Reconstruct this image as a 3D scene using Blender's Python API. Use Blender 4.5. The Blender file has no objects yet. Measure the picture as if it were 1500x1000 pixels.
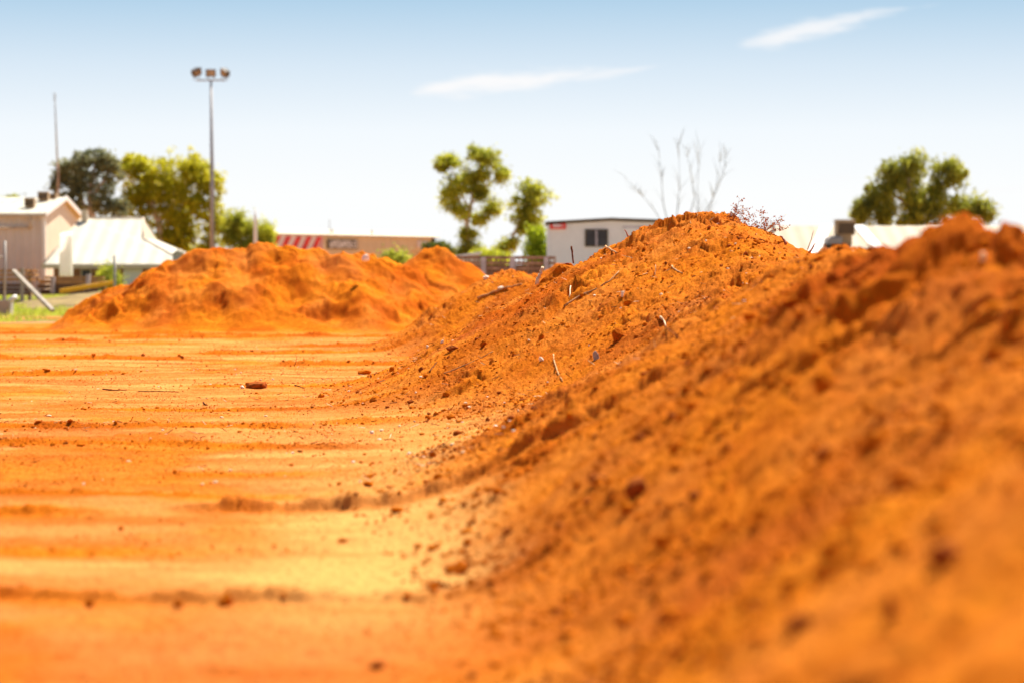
import bpy, math, random
import numpy as np
from mathutils import Vector, Matrix
R = math.radians
random.seed(7)
RNG = np.random.default_rng(11)
scene = bpy.context.scene
COL = scene.collection

# ------------------------------------------------------------------ camera numbers
F = 3542.0; HOR = 410.0; CAMZ = 1.2
PITCH = math.atan((500 - HOR) / F)
def ray(u, v):
    a, b = u - 750.0, 500.0 - v
    c, s = math.cos(PITCH), math.sin(PITCH)
    return (a, b * s + F * c, b * c - F * s)
def P(u, v, Y):
    d = ray(u, v); k = Y / d[1]
    return Vector((d[0] * k, Y, CAMZ + d[2] * k))

# ------------------------------------------------------------------ noise
_pt = np.random.default_rng(3).permutation(256); _pt = np.concatenate([_pt, _pt, _pt])
_ga = np.random.default_rng(4).uniform(0, 2 * np.pi, 256); _gx, _gy = np.cos(_ga), np.sin(_ga)
_wx, _wy, _wz = (np.random.default_rng(k).random(256) for k in (5, 6, 8))
def perlin(x, y, seed=0):
    x = np.asarray(x, float) + seed * 17.31; y = np.asarray(y, float) + seed * 5.77
    xi = np.floor(x).astype(np.int64); yi = np.floor(y).astype(np.int64)
    fx, fy = x - xi, y - yi; xi &= 255; yi &= 255
    ux = fx * fx * fx * (fx * (fx * 6 - 15) + 10); uy = fy * fy * fy * (fy * (fy * 6 - 15) + 10)
    def g(ix, iy, dx, dy):
        h = _pt[_pt[ix] + iy]; return _gx[h] * dx + _gy[h] * dy
    a = g(xi, yi, fx, fy); b = g(xi + 1, yi, fx - 1, fy); c = g(xi, yi + 1, fx, fy - 1); d = g(xi + 1, yi + 1, fx - 1, fy - 1)
    return ((a + ux * (b - a)) + uy * ((c + ux * (d - c)) - (a + ux * (b - a)))) * 1.5
def fbm(x, y, seed=0, o=4, gain=.5):
    s = 0; a = 1; f = 1
    for k in range(o):
        s = s + a * perlin(x * f, y * f, seed + k * 3); a *= gain; f *= 2.03
    return s
def lumps(x, y, seed=0, fill=.6):
    """cellular clods: rounded bumps at scattered points of very different size"""
    x = np.asarray(x, float) + seed * 7.13; y = np.asarray(y, float) + seed * 3.31
    xi = np.floor(x).astype(np.int64); yi = np.floor(y).astype(np.int64)
    out = np.zeros_like(x)
    for dx in (-1, 0, 1):
        for dy in (-1, 0, 1):
            cx, cy = xi + dx, yi + dy
            h = _pt[_pt[cx & 255] + (cy & 255)]
            px = cx + .15 + .7 * _wx[h]; py = cy + .15 + .7 * _wy[h]
            r = .25 + .65 * _wz[h]; on = (_wz[(h + 91) & 255] < fill)
            d = 1 - ((x - px) ** 2 + (y - py) ** 2) / (r * r)
            out = np.maximum(out, np.where(on, np.sqrt(np.clip(d, 0, 1)) * r, 0))
    return out
def sstep(a, b, x):
    t = np.clip((x - a) / (b - a), 0, 1); return t * t * (3 - 2 * t)
def splus(h, k):
    return k * np.logaddexp(0, h / k)

# ------------------------------------------------------------------ ground height
WIND = [  # y0, x0, x1, height, width : windrows the grader blade left, running across
    (9.15, -4, 1.2, .045, .12), (10.7, -2.8, -1.2, .014, .14), (15.6, -.6, 1.2, .04, .2), (12.65, -1.7, 1.0, .108, .17),
    (12.5, -4, -2.2, .040, .13), (13.6, -4, -.2, .016, .10), (14.9, -2.2, -1.2, .014, .1), (17.3, -5.5, -1.1, .040, .14),
    (19.6, -7, -1.7, .040, .17), (20.2, -1.6, -.2, .028, .2), (22.5, -4, .2, .016, .14), (27.0, -3.6, -.9, .022, .2), (30.5, -8, -5.0, .045, .25),
    (34.5, -3.4, -.9, .06, .3), (36.8, -9, -5.0, .05, .25), (39.5, -5.2, -1.4, .045, .3), (43.5, -4, -1, .07, .35), (46.5, -11, -8, .06, .3),
    (50.5, -8.5, -1.5, .07, .35), (53.2, -12, -6, .07, .4), (58, -16, -10, .06, .5)]
def G(x, y, fine=True):
    x = np.asarray(x, float); y = np.asarray(y, float)
    far = 1 - sstep(70, 110, y)
    z = (fbm(x / 5, y / 7, 1, 3) * .035 + fbm(x / 1.3, y / 1.6, 2, 3) * .010) * far
    z = z + perlin(x * .35, y * 2.2, 5) * .008 * far + perlin(x * .6, y * 6, 6) * .005 * far
    # bank of grass rising towards the yard on the left
    z = z + .42 * sstep(80, 108, y) * sstep(-6, -14, x) + .07 * np.exp(-((y - 74) / 2.2) ** 2) * sstep(-7, -11, x)
    if fine:
        cl = lumps(x * 9, y * 9, 2, .55) * .5 + lumps(x * 22, y * 22, 4, .5) * .3
        wsum = np.zeros_like(z)
        for i, (y0, x0, x1, h, w) in enumerate(WIND):
            yy = y0 + perlin(x * .35, x * 0 + i, 9) * .25 * w / .14 + perlin(x * 1.7, x * 0 + i, 8) * .03 + perlin(x * 7, x * 0 + i * 2.1, 14) * .025
            e = sstep(x0 - .3, x0 + .25, x) * (1 - sstep(x1 - .25, x1 + .5, x)) * np.clip(.72 + .7 * perlin(x * 1.6, x * 0 + i * 3.3, 10) + .35 * perlin(x * 6, x * 0 + i * 5.1, 13), .42, 1.3)
            q = (y - yy) / w
            g = np.where(q < 0, sstep(-.42, 0, q), np.exp(-q * q * .5)) * e * h          # steep side towards us
            wsum = np.maximum(wsum, g * (.8 + .8 * cl))
        z = z + wsum + cl * .010 * sstep(.05, .45, fbm(x * .8, y * .5, 12, 3)) * far
        near = 1 - sstep(30, 60, y)
        z = z + (lumps(x * 34, y * 30, 6, .40) * .008 + lumps(x * 15, y * 13, 7, .18) * .014 + perlin(x * 40, y * 25, 15) * .0022) * near
    return z

# ------------------------------------------------------------------ the long heap on the right
_KY = [-8, 0, 5, 8, 10, 11.3, 12.5, 14, 15, 16.5, 18.5, 20.5, 23, 25, 27, 29.5, 32, 35, 38, 40.5, 43, 46, 49, 52]
_KX = [2, 1.8, 1.65, 1.68, 1.84, 1.88, 1.93, 2.05, 2.1, 2.2, 2.3, 2.2, 2.05, 2.06, 2.0, 2.05, 2.1, 1.7, .5, -.12, -.15, -.5, -.9, -1.1]
_KH = [.9, 1.15, 1.02, 1.06, 1.43, 1.33, 1.20, 1.32, 1.42, 1.28, 1.20, 1.32, 1.66, 1.81, 1.79, 1.62, 1.45, 1.2, 1.15, 1.32, 1.22, 1.0, .7, .1]
_KS = [.66, .66, .66, .72, .77, .66, .575, .56, .57, .56, .54, .54, .56, .57, .565, .58, .6, .62, .62, .64, .64, .62, .6, .6]
_KR = [.48, .48, .8, 1.1, 1.2, .85, .6, .6, .7, .6, .55, .58, .62, .66, .6, .5, .48, .48, .48, .48, .48, .48, .48, .48]
def Bc(x, y):
    x = np.asarray(x, float); y = np.asarray(y, float)
    xc = np.interp(y, _KY, _KX) + perlin(y * .55, y * 0, 20) * .06
    hc = np.interp(y, _KY, _KH) + perlin(y * .5, y * 0 + 4, 21) * .02
    s = np.interp(y, _KY, _KS)
    d = xc - x
    r = .22 + .33 * sstep(19, 24, y) * (1 - sstep(28, 33, y))
    dd = np.sqrt(d * d + r * r) - r
    return hc - np.where(d > 0, s, np.interp(y, _KY, _KR)) * dd
def B(x, y, fine=True):
    h = Bc(x, y)
    m = sstep(-.15, .45, h)
    big = fbm(x / .9, y / .7, 30, 2) * .035 + fbm(x / 2.3, y / 1.4, 31, 2) * .035
    h = h + big * m
    h = splus(h, .085 + .055 * sstep(10, 12.5, y) * (1 - sstep(22, 28, y)))
    if fine:
        m2 = sstep(.05, .40, h)
        top = sstep(.7, 1.35, h); hump = np.exp(-((y - 10) / 1.6) ** 2) * sstep(.75, 1.1, h)
        pat = sstep(-.15, .55, fbm(x * .75, y * .5, 40, 3)); pat = np.clip(pat + .45 * top + hump, 0, 1.3) * (.5 + .5 * np.maximum(sstep(8, 14, y), sstep(.8, 1.1, h)))   # where the dirt is broken up
        # slumped runs down the fall line, steep little ledges facing the open end, clods
        run = perlin(x * .9 + y * .5, y * 3.0, 33); run2 = perlin(x * 2.6 + y, y * 9, 34)
        def step(f, seed, k):
            p = y * f + k * fbm(x * .7 * f, y * .45 * f, seed, 3) + x * .25; q = p - np.floor(p)
            a_ = np.clip(.5 + 1.4 * perlin(x * 1.1 * f, np.floor(p) * 1.7, seed + 1), 0, 1.2)
            return a_ * (1 - q) * sstep(0, .06, q)
        pit = sstep(.36, .60, fbm(x * 2.0 + y * .6, y * 2.6, 38, 3))
        led2 = np.abs(fbm(x * 4, y * 6, 37, 2)) - .3
        cl = lumps(x * 4.2, y * 3.6, 41, .30) * .060 + lumps(x * 10, y * 9, 43, .42) * .026 + lumps(x * 24, y * 20, 45, .45) * .010
        d = run * .016 + run2 * .006 + pat * (step(.8, 61, 1.3) * .080 * (.35 + .65 * np.maximum(sstep(16, 20, y), sstep(.8, 1.1, h))) - .03 + step(2.2, 64, 1.1) * .042 - .010 - pit * (.05 + .06 * (1 - sstep(9, 14, y))) + led2 * .018 + cl * .85) + cl * (.15 + .3 * (1 - sstep(8, 13, y)))
        h = h + d * m2 + hump * lumps(x * 3, y * 3, 49, .7) * .05
        h = h + perlin(x * 45, y * 30, 47) * .003 + (.35 + .65 * sstep(9, 15, y)) * (lumps(x * 42, y * 36, 48, .6) * .010 + lumps(x * 18, y * 15, 50, .3) * .016) * sstep(.01, .1, h)
    return h
def H(x, y):
    """height of the dirt surface one stands on"""
    b = B(x, y); return G(x, y) + np.where(b > .008, b - .006, 0)
def hit(u, v, lo=3.0, hi=60.0):
    d = ray(u, v)
    Y = np.exp(np.linspace(math.log(lo), math.log(hi), 2600))
    X = d[0] / d[1] * Y; Z = CAMZ + d[2] / d[1] * Y
    b = H(X, Y) - Z
    k = np.argmax(b > 0)
    if b[k] <= 0: k = len(Y) - 1
    return Vector((X[k], Y[k], float(H(X[k:k+1], Y[k:k+1])[0])))

# ------------------------------------------------------------------ materials
def newmat(name):
    m = bpy.data.materials.new(name); m.use_nodes = True
    nt = m.node_tree; bs = nt.nodes['Principled BSDF']; return m, nt, bs
def ramp(nt, fac, stops):
    r = nt.nodes.new('ShaderNodeValToRGB'); e = r.color_ramp.elements
    while len(e) < len(stops): e.new(.5)
    for el, (p, c) in zip(e, stops): el.position = p; el.color = (*c, 1)
    nt.links.new(fac, r.inputs[0]); return r.outputs[0]
def noise(nt, scale, detail=4, rough=.55, stretch=None, vec=None):
    t = nt.nodes.new('ShaderNodeTexNoise'); t.inputs['Scale'].default_value = scale
    t.inputs['Detail'].default_value = detail; t.inputs['Roughness'].default_value = rough
    tc = nt.nodes.new('ShaderNodeNewGeometry').outputs['Position'] if vec is None else vec
    if stretch:
        mp = nt.nodes.new('ShaderNodeMapping'); mp.inputs['Scale'].default_value = stretch
        nt.links.new(tc, mp.inputs[0]); tc = mp.outputs[0]
    nt.links.new(tc, t.inputs['Vector']); return t.outputs[0]
def mixc(nt, fac, a, b, mode='MIX'):
    m = nt.nodes.new('ShaderNodeMix'); m.data_type = 'RGBA'; m.blend_type = mode
    for s, v in ((0, fac), (6, a), (7, b)):
        if isinstance(v, (int, float)): m.inputs[s].default_value = v
        elif isinstance(v, tuple): m.inputs[s].default_value = (*v, 1)
        else: nt.links.new(v, m.inputs[s])
    return m.outputs[2]
def mth(nt, op, a, b=None, c=None, clamp=False):
    m = nt.nodes.new('ShaderNodeMath'); m.operation = op; m.use_clamp = clamp
    for i, v in enumerate((a, b, c)):
        if v is None: continue
        if isinstance(v, (int, float)): m.inputs[i].default_value = v
        else: nt.links.new(v, m.inputs[i])
    return m.outputs[0]
def bump(nt, bs, hgt, dist, strength=1.0, prev=None):
    b = nt.nodes.new('ShaderNodeBump'); b.inputs['Distance'].default_value = dist; b.inputs['Strength'].default_value = strength
    nt.links.new(hgt, b.inputs['Height'])
    if prev is not None: nt.links.new(prev, b.inputs['Normal'])
    nt.links.new(b.outputs[0], bs.inputs['Normal']); return b.outputs[0]

LOOSE_D, LOOSE_L = (.56, .118, .004), (.91, .272, .012)
FIRM_D, FIRM_L = (.64, .180, .026), (.85, .315, .080)
def soil(name, attr=True, grass=False):
    m, nt, bs = newmat(name)
    bs.inputs['Roughness'].default_value = .95; bs.inputs['Specular IOR Level'].default_value = .02
    n1 = noise(nt, .9, 5, .6); n2 = noise(nt, 11, 5, .65); n3 = noise(nt, 1.0, 4, .6, (.35, 1.6, 1)); n4 = noise(nt, 95, 3, .6)
    f1 = mth(nt, 'ADD', mth(nt, 'MULTIPLY', n1, .55), mth(nt, 'MULTIPLY', n2, .45))
    loose = ramp(nt, f1, [(.36, LOOSE_D), (.62, LOOSE_L)])
    firm = ramp(nt, mth(nt, 'ADD', mth(nt, 'MULTIPLY', n3, .7), mth(nt, 'MULTIPLY', n2, .3)), [(.39, FIRM_D), (.60, FIRM_L)])
    n5 = noise(nt, .42, 4, .65)
    loose = mixc(nt, ramp(nt, n5, [(.50, (0, 0, 0)), (.66, (.6, .6, .6))]), loose, (.40, .062, .004))
    if attr:
        a = nt.nodes.new('ShaderNodeAttribute'); a.attribute_name = 'loose'
        c = mixc(nt, a.outputs['Fac'], firm, loose)
    else: c = loose
    c = mixc(nt, mth(nt, 'MULTIPLY', ramp(nt, n4, [(.34, (1, 1, 1)), (.46, (0, 0, 0))]), .40), c, (.24, .04, .005))
    c = mixc(nt, mth(nt, 'MULTIPLY', ramp(nt, n4, [(.60, (0, 0, 0)), (.72, (1, 1, 1))]), .30), c, (.86, .36, .08))
    if grass:
        g = nt.nodes.new('ShaderNodeAttribute'); g.attribute_name = 'grass'
        gc = ramp(nt, noise(nt, 1.1, 5, .6, (.6, 1, 1)), [(.36, (.22, .15, .07)), (.5, (.20, .22, .04)), (.64, (.34, .27, .10))])
        c = mixc(nt, g.outputs['Fac'], c, gc)
    dp = nt.nodes.new('ShaderNodeAttribute'); dp.attribute_name = 'redsoil_shade'
    c = mixc(nt, mth(nt, 'MULTIPLY', dp.outputs['Fac'], .6), c, (.50, .075, .003))  # redder, darker soil tone; stands in for shade on mounds and blade ridges
    if grass:
        pl = nt.nodes.new('ShaderNodeAttribute'); pl.attribute_name = 'pale'
        c = mixc(nt, mth(nt, 'MULTIPLY', pl.outputs['Fac'], .85), c, (.90, .46, .13))
        yd = nt.nodes.new('ShaderNodeAttribute'); yd.attribute_name = 'yard'
        c = mixc(nt, yd.outputs['Fac'], c, ramp(nt, noise(nt, .7, 5, .6), [(.36, (.33, .25, .17)), (.64, (.45, .34, .23))]))  # tan tone for mostly unseen ground, added to cut orange bounce on buildings
    nt.links.new(c, bs.inputs['Base Color'])
    b1 = bump(nt, bs, noise(nt, 60, 4, .65), .022, 1.0)
    bump(nt, bs, noise(nt, 190, 2, .6), .007, 1.0, b1)
    return m
def plain(name, col, rough=.7, metal=0, var=.18, scale=3, stretch=None, spec=.3, bmp=0):
    m, nt, bs = newmat(name)
    n = noise(nt, scale, 5, .6, stretch)
    d = tuple(c * (1 - var) for c in col); l = tuple(min(1, c * (1 + var)) for c in col)
    nt.links.new(ramp(nt, n, [(.35, d), (.65, l)]), bs.inputs['Base Color'])
    bs.inputs['Roughness'].default_value = rough; bs.inputs['Metallic'].default_value = metal
    bs.inputs['Specular IOR Level'].default_value = spec
    if bmp: bump(nt, bs, n, bmp)
    return m
def ribbed(name, col, pitch, axis='X', rough=.5, depth=.02, var=.06):
    m, nt, bs = newmat(name)
    geo = nt.nodes.new('ShaderNodeNewGeometry'); sp = nt.nodes.new('ShaderNodeSeparateXYZ'); nt.links.new(geo.outputs['Position'], sp.inputs[0])
    w = mth(nt, 'SINE', mth(nt, 'MULTIPLY', sp.outputs[axis], 2 * math.pi / pitch))
    n = noise(nt, .8, 4, .6)
    d = tuple(c * (1 - var) for c in col); l = tuple(min(1, c * (1 + var)) for c in col)
    nt.links.new(ramp(nt, n, [(.35, d), (.65, l)]), bs.inputs['Base Color'])
    bs.inputs['Roughness'].default_value = rough; bump(nt, bs, w, depth); return m
def leafmat(name, dark, light, trans=.45):
    m, nt, bs = newmat(name)
    n = noise(nt, .55, 4, .6); n2 = noise(nt, 6, 2, .6)
    c = ramp(nt, mth(nt, 'ADD', mth(nt, 'MULTIPLY', n, .6), mth(nt, 'MULTIPLY', n2, .4)), [(.38, dark), (.6, light)])
    nt.links.new(c, bs.inputs['Base Color']); bs.inputs['Roughness'].default_value = .55; bs.inputs['Specular IOR Level'].default_value = .25
    tr = nt.nodes.new('ShaderNodeBsdfTranslucent'); mx = nt.nodes.new('ShaderNodeMixShader'); mx.inputs[0].default_value = trans
    hs = nt.nodes.new('ShaderNodeHueSaturation'); hs.inputs['Value'].default_value = 1.35; nt.links.new(c, hs.inputs['Color'])
    nt.links.new(hs.outputs[0], tr.inputs[0])
    nt.links.new(bs.outputs[0], mx.inputs[1]); nt.links.new(tr.outputs[0], mx.inputs[2])
    nt.links.new(mx.outputs[0], nt.nodes['Material Output'].inputs[0]); return m
def brickmat(name):
    m, nt, bs = newmat(name)
    geo = nt.nodes.new('ShaderNodeNewGeometry'); mp = nt.nodes.new('ShaderNodeMapping'); mp.inputs['Rotation'].default_value = (R(90), 0, 0)
    nt.links.new(geo.outputs['Position'], mp.inputs[0])
    b = nt.nodes.new('ShaderNodeTexBrick'); nt.links.new(mp.outputs[0], b.inputs[0])
    b.inputs['Color1'].default_value = (.36, .13, .05, 1); b.inputs['Color2'].default_value = (.26, .09, .035, 1); b.inputs['Mortar'].default_value = (.4, .3, .2, 1)
    b.inputs['Scale'].default_value = 2.2; nt.links.new(b.outputs[0], bs.inputs['Base Color']); bs.inputs['Roughness'].default_value = .85
    return m

M = dict(film=leafmat('white_film', (.86, .84, .80), (.92, .90, .86), .6),
    soil=soil('red_soil', True, True), clod=soil('red_clod', False),
    root=plain('dry_root', (.50, .27, .10), .85, scale=18, var=.35), bark=plain('dark_bark', (.15, .045, .015), .95, scale=25, var=.4, spec=.05), shadeclod=plain('shade_clod', (.30, .07, .010), .95, scale=25, var=.4, spec=.05, bmp=.01),  # dark clods carry their shadow-side tone in the colour
    pale=plain('pale_wood', (.74, .56, .34), .8, scale=30, var=.2), chip=plain('white_stone', (.84, .72, .56), .8, scale=30, var=.1),
    stone=plain('grey_stone', (.34, .29, .26), .7, scale=30, var=.2),
    redtwig=plain('red_twig', (.34, .08, .03), .7, scale=30), dryleaf=plain('dry_leaf', (.50, .17, .03), .8, scale=30, var=.5),
    strawleaf=plain('straw_leaf', (.55, .34, .14), .8, scale=30, var=.4),
    cream_roof=ribbed('cream_roof_sheet', (.58, .53, .42), .76, 'X', .6, .012), shed_wall=ribbed('taupe_wall_sheet', (.68, .60, .53), .45, 'X', .5, .03),
    shed_side=ribbed('cream_wall_sheet', (.76, .66, .50), .45, 'Y', .5, .015), white=plain('white_paint', (.82, .80, .76), .5, var=.04),
    trim=plain('cream_trim', (.62, .50, .36), .5, var=.06), brick=brickmat('brown_brick'), glass=plain('dark_glass', (.03, .033, .036), .3, var=.3, spec=.35),
    cooler=plain('cooler_tan', (.46, .30, .16), .6, var=.1), louver=ribbed('louvre_brown', (.20, .12, .06), .09, 'Z', .7, .03),
    galv=plain('galvanised_steel', (.40, .37, .33), .6, .15, var=.15), pole=plain('painted_pole', (.36, .33, .32), .5, .3, var=.12),
    lampdark=plain('lamp_housing', (.10, .085, .07), .5, .3), lens=plain('lamp_lens', (.34, .22, .14), .2, spec=.8),
    timber=plain('sawn_timber', (.52, .27, .10), .8, var=.3, scale=2, stretch=(1, 8, 14)), oldtimber=plain('old_timber', (.20, .11, .06), .85, var=.35, scale=2, stretch=(1, 8, 14)),
    greytimber=plain('grey_timber', (.40, .34, .27), .85, var=.2, scale=3), concrete=plain('concrete', (.42, .36, .29), .85, var=.15),
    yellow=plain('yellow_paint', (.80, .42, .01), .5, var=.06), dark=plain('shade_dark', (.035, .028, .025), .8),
    office=plain('off_white_panel', (.82, .79, .73), .5, var=.03), officetrim=plain('brown_fascia', (.13, .095, .05), .5), red=plain('red_paint', (.78, .05, .03), .5, var=.05),
    tan=ribbed('tan_cladding', (.74, .58, .36), .6, 'X', .6, .02), stripe_red=plain('stripe_red', (.75, .06, .05), .6, var=.25), stripe_pale=plain('stripe_pale', (.80, .70, .66), .6, var=.1),
    blue=plain('dark_blue_paint', (.02, .04, .09), .25, .3, spec=.6), rubber=plain('rubber', (.03, .03, .03), .8),
    gumbark=plain('gum_bark', (.52, .42, .32), .8, var=.3, scale=2), palebark=plain('weathered_branch', (.50, .56, .58), .8, var=.15, scale=2),
    gum=leafmat('gum_leaf', (.12, .14, .08), (.30, .30, .13), .4), yellowgum=leafmat('yellow_green_leaf', (.30, .30, .018), (.64, .60, .035), .55),
    olive=leafmat('olive_leaf', (.17, .20, .03), (.58, .58, .05), .55), drab=leafmat('drab_leaf', (.14, .16, .03), (.50, .50, .06), .5), deep=leafmat('deep_green_leaf', (.08, .10, .02), (.25, .27, .04), .4),
    lime=leafmat('lime_leaf', (.20, .26, .01), (.45, .50, .02), .5), grass=leafmat('grass_blade', (.22, .28, .02), (.58, .60, .08), .5),
    rust=plain('rusty_steel', (.36, .20, .12), .8, var=.4, scale=4), mauve=plain('pale_steel_post', (.52, .44, .44), .6), cement=plain('cream_render', (.62, .55, .42), .8, var=.12),
)

# ------------------------------------------------------------------ object helpers
def tag(o, label=None, cat=None, group=None, kind=None):
    if label: o['label'] = label
    if cat: o['category'] = cat
    if group: o['group'] = group
    if kind: o['kind'] = kind
    return o
def empty(name, loc, label, cat, group=None, rz=0):
    o = bpy.data.objects.new(name, None); COL.objects.link(o); o.location = loc; o.rotation_euler = (0, 0, rz)
    o.empty_display_size = .3
    return tag(o, label, cat, group)
def np_mesh(name, verts, quads, mat, parent=None, smooth=True, attrs=None, mats=None, midx=None):
    me = bpy.data.meshes.new(name); verts = np.asarray(verts, np.float32); f = np.asarray(quads, np.int32)
    n = f.shape[1]
    me.vertices.add(len(verts)); me.vertices.foreach_set('co', verts.ravel())
    me.loops.add(f.size); me.loops.foreach_set('vertex_index', f.ravel())
    me.polygons.add(len(f)); me.polygons.foreach_set('loop_start', np.arange(0, f.size, n, dtype=np.int32))
    try: me.polygons.foreach_set('loop_total', np.full(len(f), n, np.int32))
    except Exception: pass
    me.update(calc_edges=True)
    me.polygons.foreach_set('use_smooth', np.full(len(f), smooth))
    for k, v in (attrs or {}).items():
        a = me.attributes.new(k, 'FLOAT', 'POINT'); a.data.foreach_set('value', np.asarray(v, np.float32).ravel())
    for mm in (mats or [mat]): me.materials.append(mm)
    if midx is not None: me.polygons.foreach_set('material_index', np.asarray(midx, np.int32))
    o = bpy.data.objects.new(name, me); COL.objects.link(o)
    if parent: o.parent = parent
    return o
class MB:
    """collects shapes; coordinates are local to the parent empty"""
    def __init__(s, off=(0, 0, 0)): s.v = []; s.f = []; s.off = Vector(off)
    def add(s, vs, fs):
        b = len(s.v); s.v += [tuple(Vector(v) - s.off) for v in vs]; s.f += [tuple(i + b for i in f) for f in fs]; return s
    def box(s, a, b, bev=0):
        (x0, y0, z0), (x1, y1, z1) = a, b
        x0, x1 = min(x0, x1), max(x0, x1); y0, y1 = min(y0, y1), max(y0, y1); z0, z1 = min(z0, z1), max(z0, z1)
        vs = [(x0, y0, z0), (x1, y0, z0), (x1, y1, z0), (x0, y1, z0), (x0, y0, z1), (x1, y0, z1), (x1, y1, z1), (x0, y1, z1)]
        return s.add(vs, [(0, 3, 2, 1), (4, 5, 6, 7), (0, 1, 5, 4), (1, 2, 6, 5), (2, 3, 7, 6), (3, 0, 4, 7)])
    def bar(s, p, q, w, h=None):
        p, q = Vector(p), Vector(q); d = (q - p).normalized(); h = h or w
        up = Vector((0, 0, 1)) if abs(d.z) < .95 else Vector((0, 1, 0))
        sx = d.cross(up).normalized(); sy = sx.cross(d).normalized()
        vs = []
        for c in (p, q):
            for a, b in ((-1, -1), (1, -1), (1, 1), (-1, 1)): vs.append(c + sx * a * w / 2 + sy * b * h / 2)
        return s.add(vs, [(3, 2, 1, 0), (4, 5, 6, 7), (0, 1, 5, 4), (1, 2, 6, 5), (2, 3, 7, 6), (3, 0, 4, 7)])
    def tube(s, pts, rad, n=10, cap=True):
        pts = [Vector(p) for p in pts]; rad = rad if hasattr(rad, '__len__') else [rad] * len(pts)
        rings = []; prev = None
        for i, p in enumerate(pts):
            d = (pts[min(i + 1, len(pts) - 1)] - pts[max(i - 1, 0)]).normalized()
            if prev is None: a = d.cross(Vector((0, 0, 1)) if abs(d.z) < .9 else Vector((1, 0, 0))).normalized()
            else: a = (prev - d * prev.dot(d)).normalized()
            prev = a; b = d.cross(a)
            rings.append([p + (a * math.cos(2 * math.pi * k / n) + b * math.sin(2 * math.pi * k / n)) * rad[i] for k in range(n)])
        vs = [v for r in rings for v in r]; fs = []
        for i in range(len(pts) - 1):
            for k in range(n): fs.append((i * n + k, i * n + (k + 1) % n, (i + 1) * n + (k + 1) % n, (i + 1) * n + k))
        if cap: fs += [tuple(range(n - 1, -1, -1)), tuple((len(pts) - 1) * n + k for k in range(n))]
        return s.add(vs, fs)
    def prism(s, poly, d):
        """poly: 3-D points in a plane, extruded by vector d"""
        n = len(poly); d = Vector(d); vs = [Vector(p) for p in poly] + [Vector(p) + d for p in poly]
        return s.add(vs, [tuple(range(n)), tuple(range(2 * n - 1, n - 1, -1))] + [(i, i + n, (i + 1) % n + n, (i + 1) % n) for i in range(n)])
    def build(s, name, mat, parent=None, smooth=False, bevel=0):
        me = bpy.data.meshes.new(name); me.from_pydata(s.v, [], s.f); me.update()
        import bmesh
        bm = bmesh.new(); bm.from_mesh(me); bmesh.ops.recalc_face_normals(bm, faces=bm.faces)
        if bevel: bmesh.ops.bevel(bm, geom=bm.edges[:], offset=bevel, segments=2, affect='EDGES')
        bm.to_mesh(me); bm.free()
        me.materials.append(mat)
        for p in me.polygons: p.use_smooth = smooth
        o = bpy.data.objects.new(name, me); COL.objects.link(o)
        if parent: o.parent = parent
        return o
def copy_tree(o, parent=None):
    c = o.copy(); COL.objects.link(c); c.parent = parent
    for ch in list(o.children): copy_tree(ch, c)
    return c

# ------------------------------------------------------------------ terrain meshes
def quads(ny, nx):
    i = np.arange(ny - 1)[:, None] * nx + np.arange(nx - 1)[None, :]
    return np.stack([i, i + 1, i + nx + 1, i + nx], -1).reshape(-1, 4)
def trimmed(verts, q, keep, attrs):
    q = q[keep[q].any(1)]; used = np.zeros(len(verts), bool); used[q.ravel()] = True
    idx = np.cumsum(used) - 1
    return verts[used], idx[q], {k: v[used] for k, v in attrs.items()}

def soil_cols(X, Y):
    loose = np.zeros_like(X); redsoil_shade = np.zeros_like(X)
    for i, (y0, a, b, h, w) in enumerate(WIND):
        e = sstep(a - .3, a + .25, X) * (1 - sstep(b - .25, b + .5, X))
        gg = np.exp(-((Y - y0 - perlin(X * .35, X * 0 + i, 9) * .25 * w / .14 + w * .3) / (w * 1.5)) ** 2) * e
        loose = np.maximum(loose, gg); redsoil_shade = np.maximum(redsoil_shade, gg * (.75 if h > .06 else .4 if h > .035 else .2))  # near side of each ridge darkened: shade painted into the loose red dirt
    patch = sstep(.0, .5, fbm(X * .35, Y * .22, 50, 4) + .25 * fbm(X * 2, Y * 1.4, 51, 3))
    loose = np.maximum(loose, patch * .75)
    loose = np.maximum(loose, sstep(-.5, .1, Bc(X, Y)) * .7 * (Y < 52))
    loose = np.maximum(loose, sstep(50, 56, Y) * .7)
    loose = np.maximum(loose, sstep(-3.2, -1.2, -np.abs(X + 0) - 0) * 0)
    wob = fbm(X * .6, Y * .45, 68, 3) * .35
    strip = np.exp(-((X + .62 + wob) / .62) ** 2) * (.45 * (1 - sstep(15, 24, Y)) + .55 * sstep(8.8, 9.4, Y) * (1 - sstep(12.2, 12.6, Y))) * sstep(7.6, 9, Y)
    loose = loose * (1 - .85 * strip * (1 - np.clip(loose - .8, 0, .2) * 5))
    pale = np.clip(strip * (1.15 + .6 * fbm(X * .8, Y * 3, 66, 3)) + .55 * sstep(.15, .6, fbm(X * .4, Y * 1.1, 67, 3)) * (1 - loose), 0, 1)
    redsoil_shade = np.maximum(redsoil_shade, .5 * sstep(.1, .6, fbm(X * .3, Y * .5, 76, 3)) * (1 - pale))
    return np.clip(loose, 0, 1), pale, np.clip(redsoil_shade, 0, 1)
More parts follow.
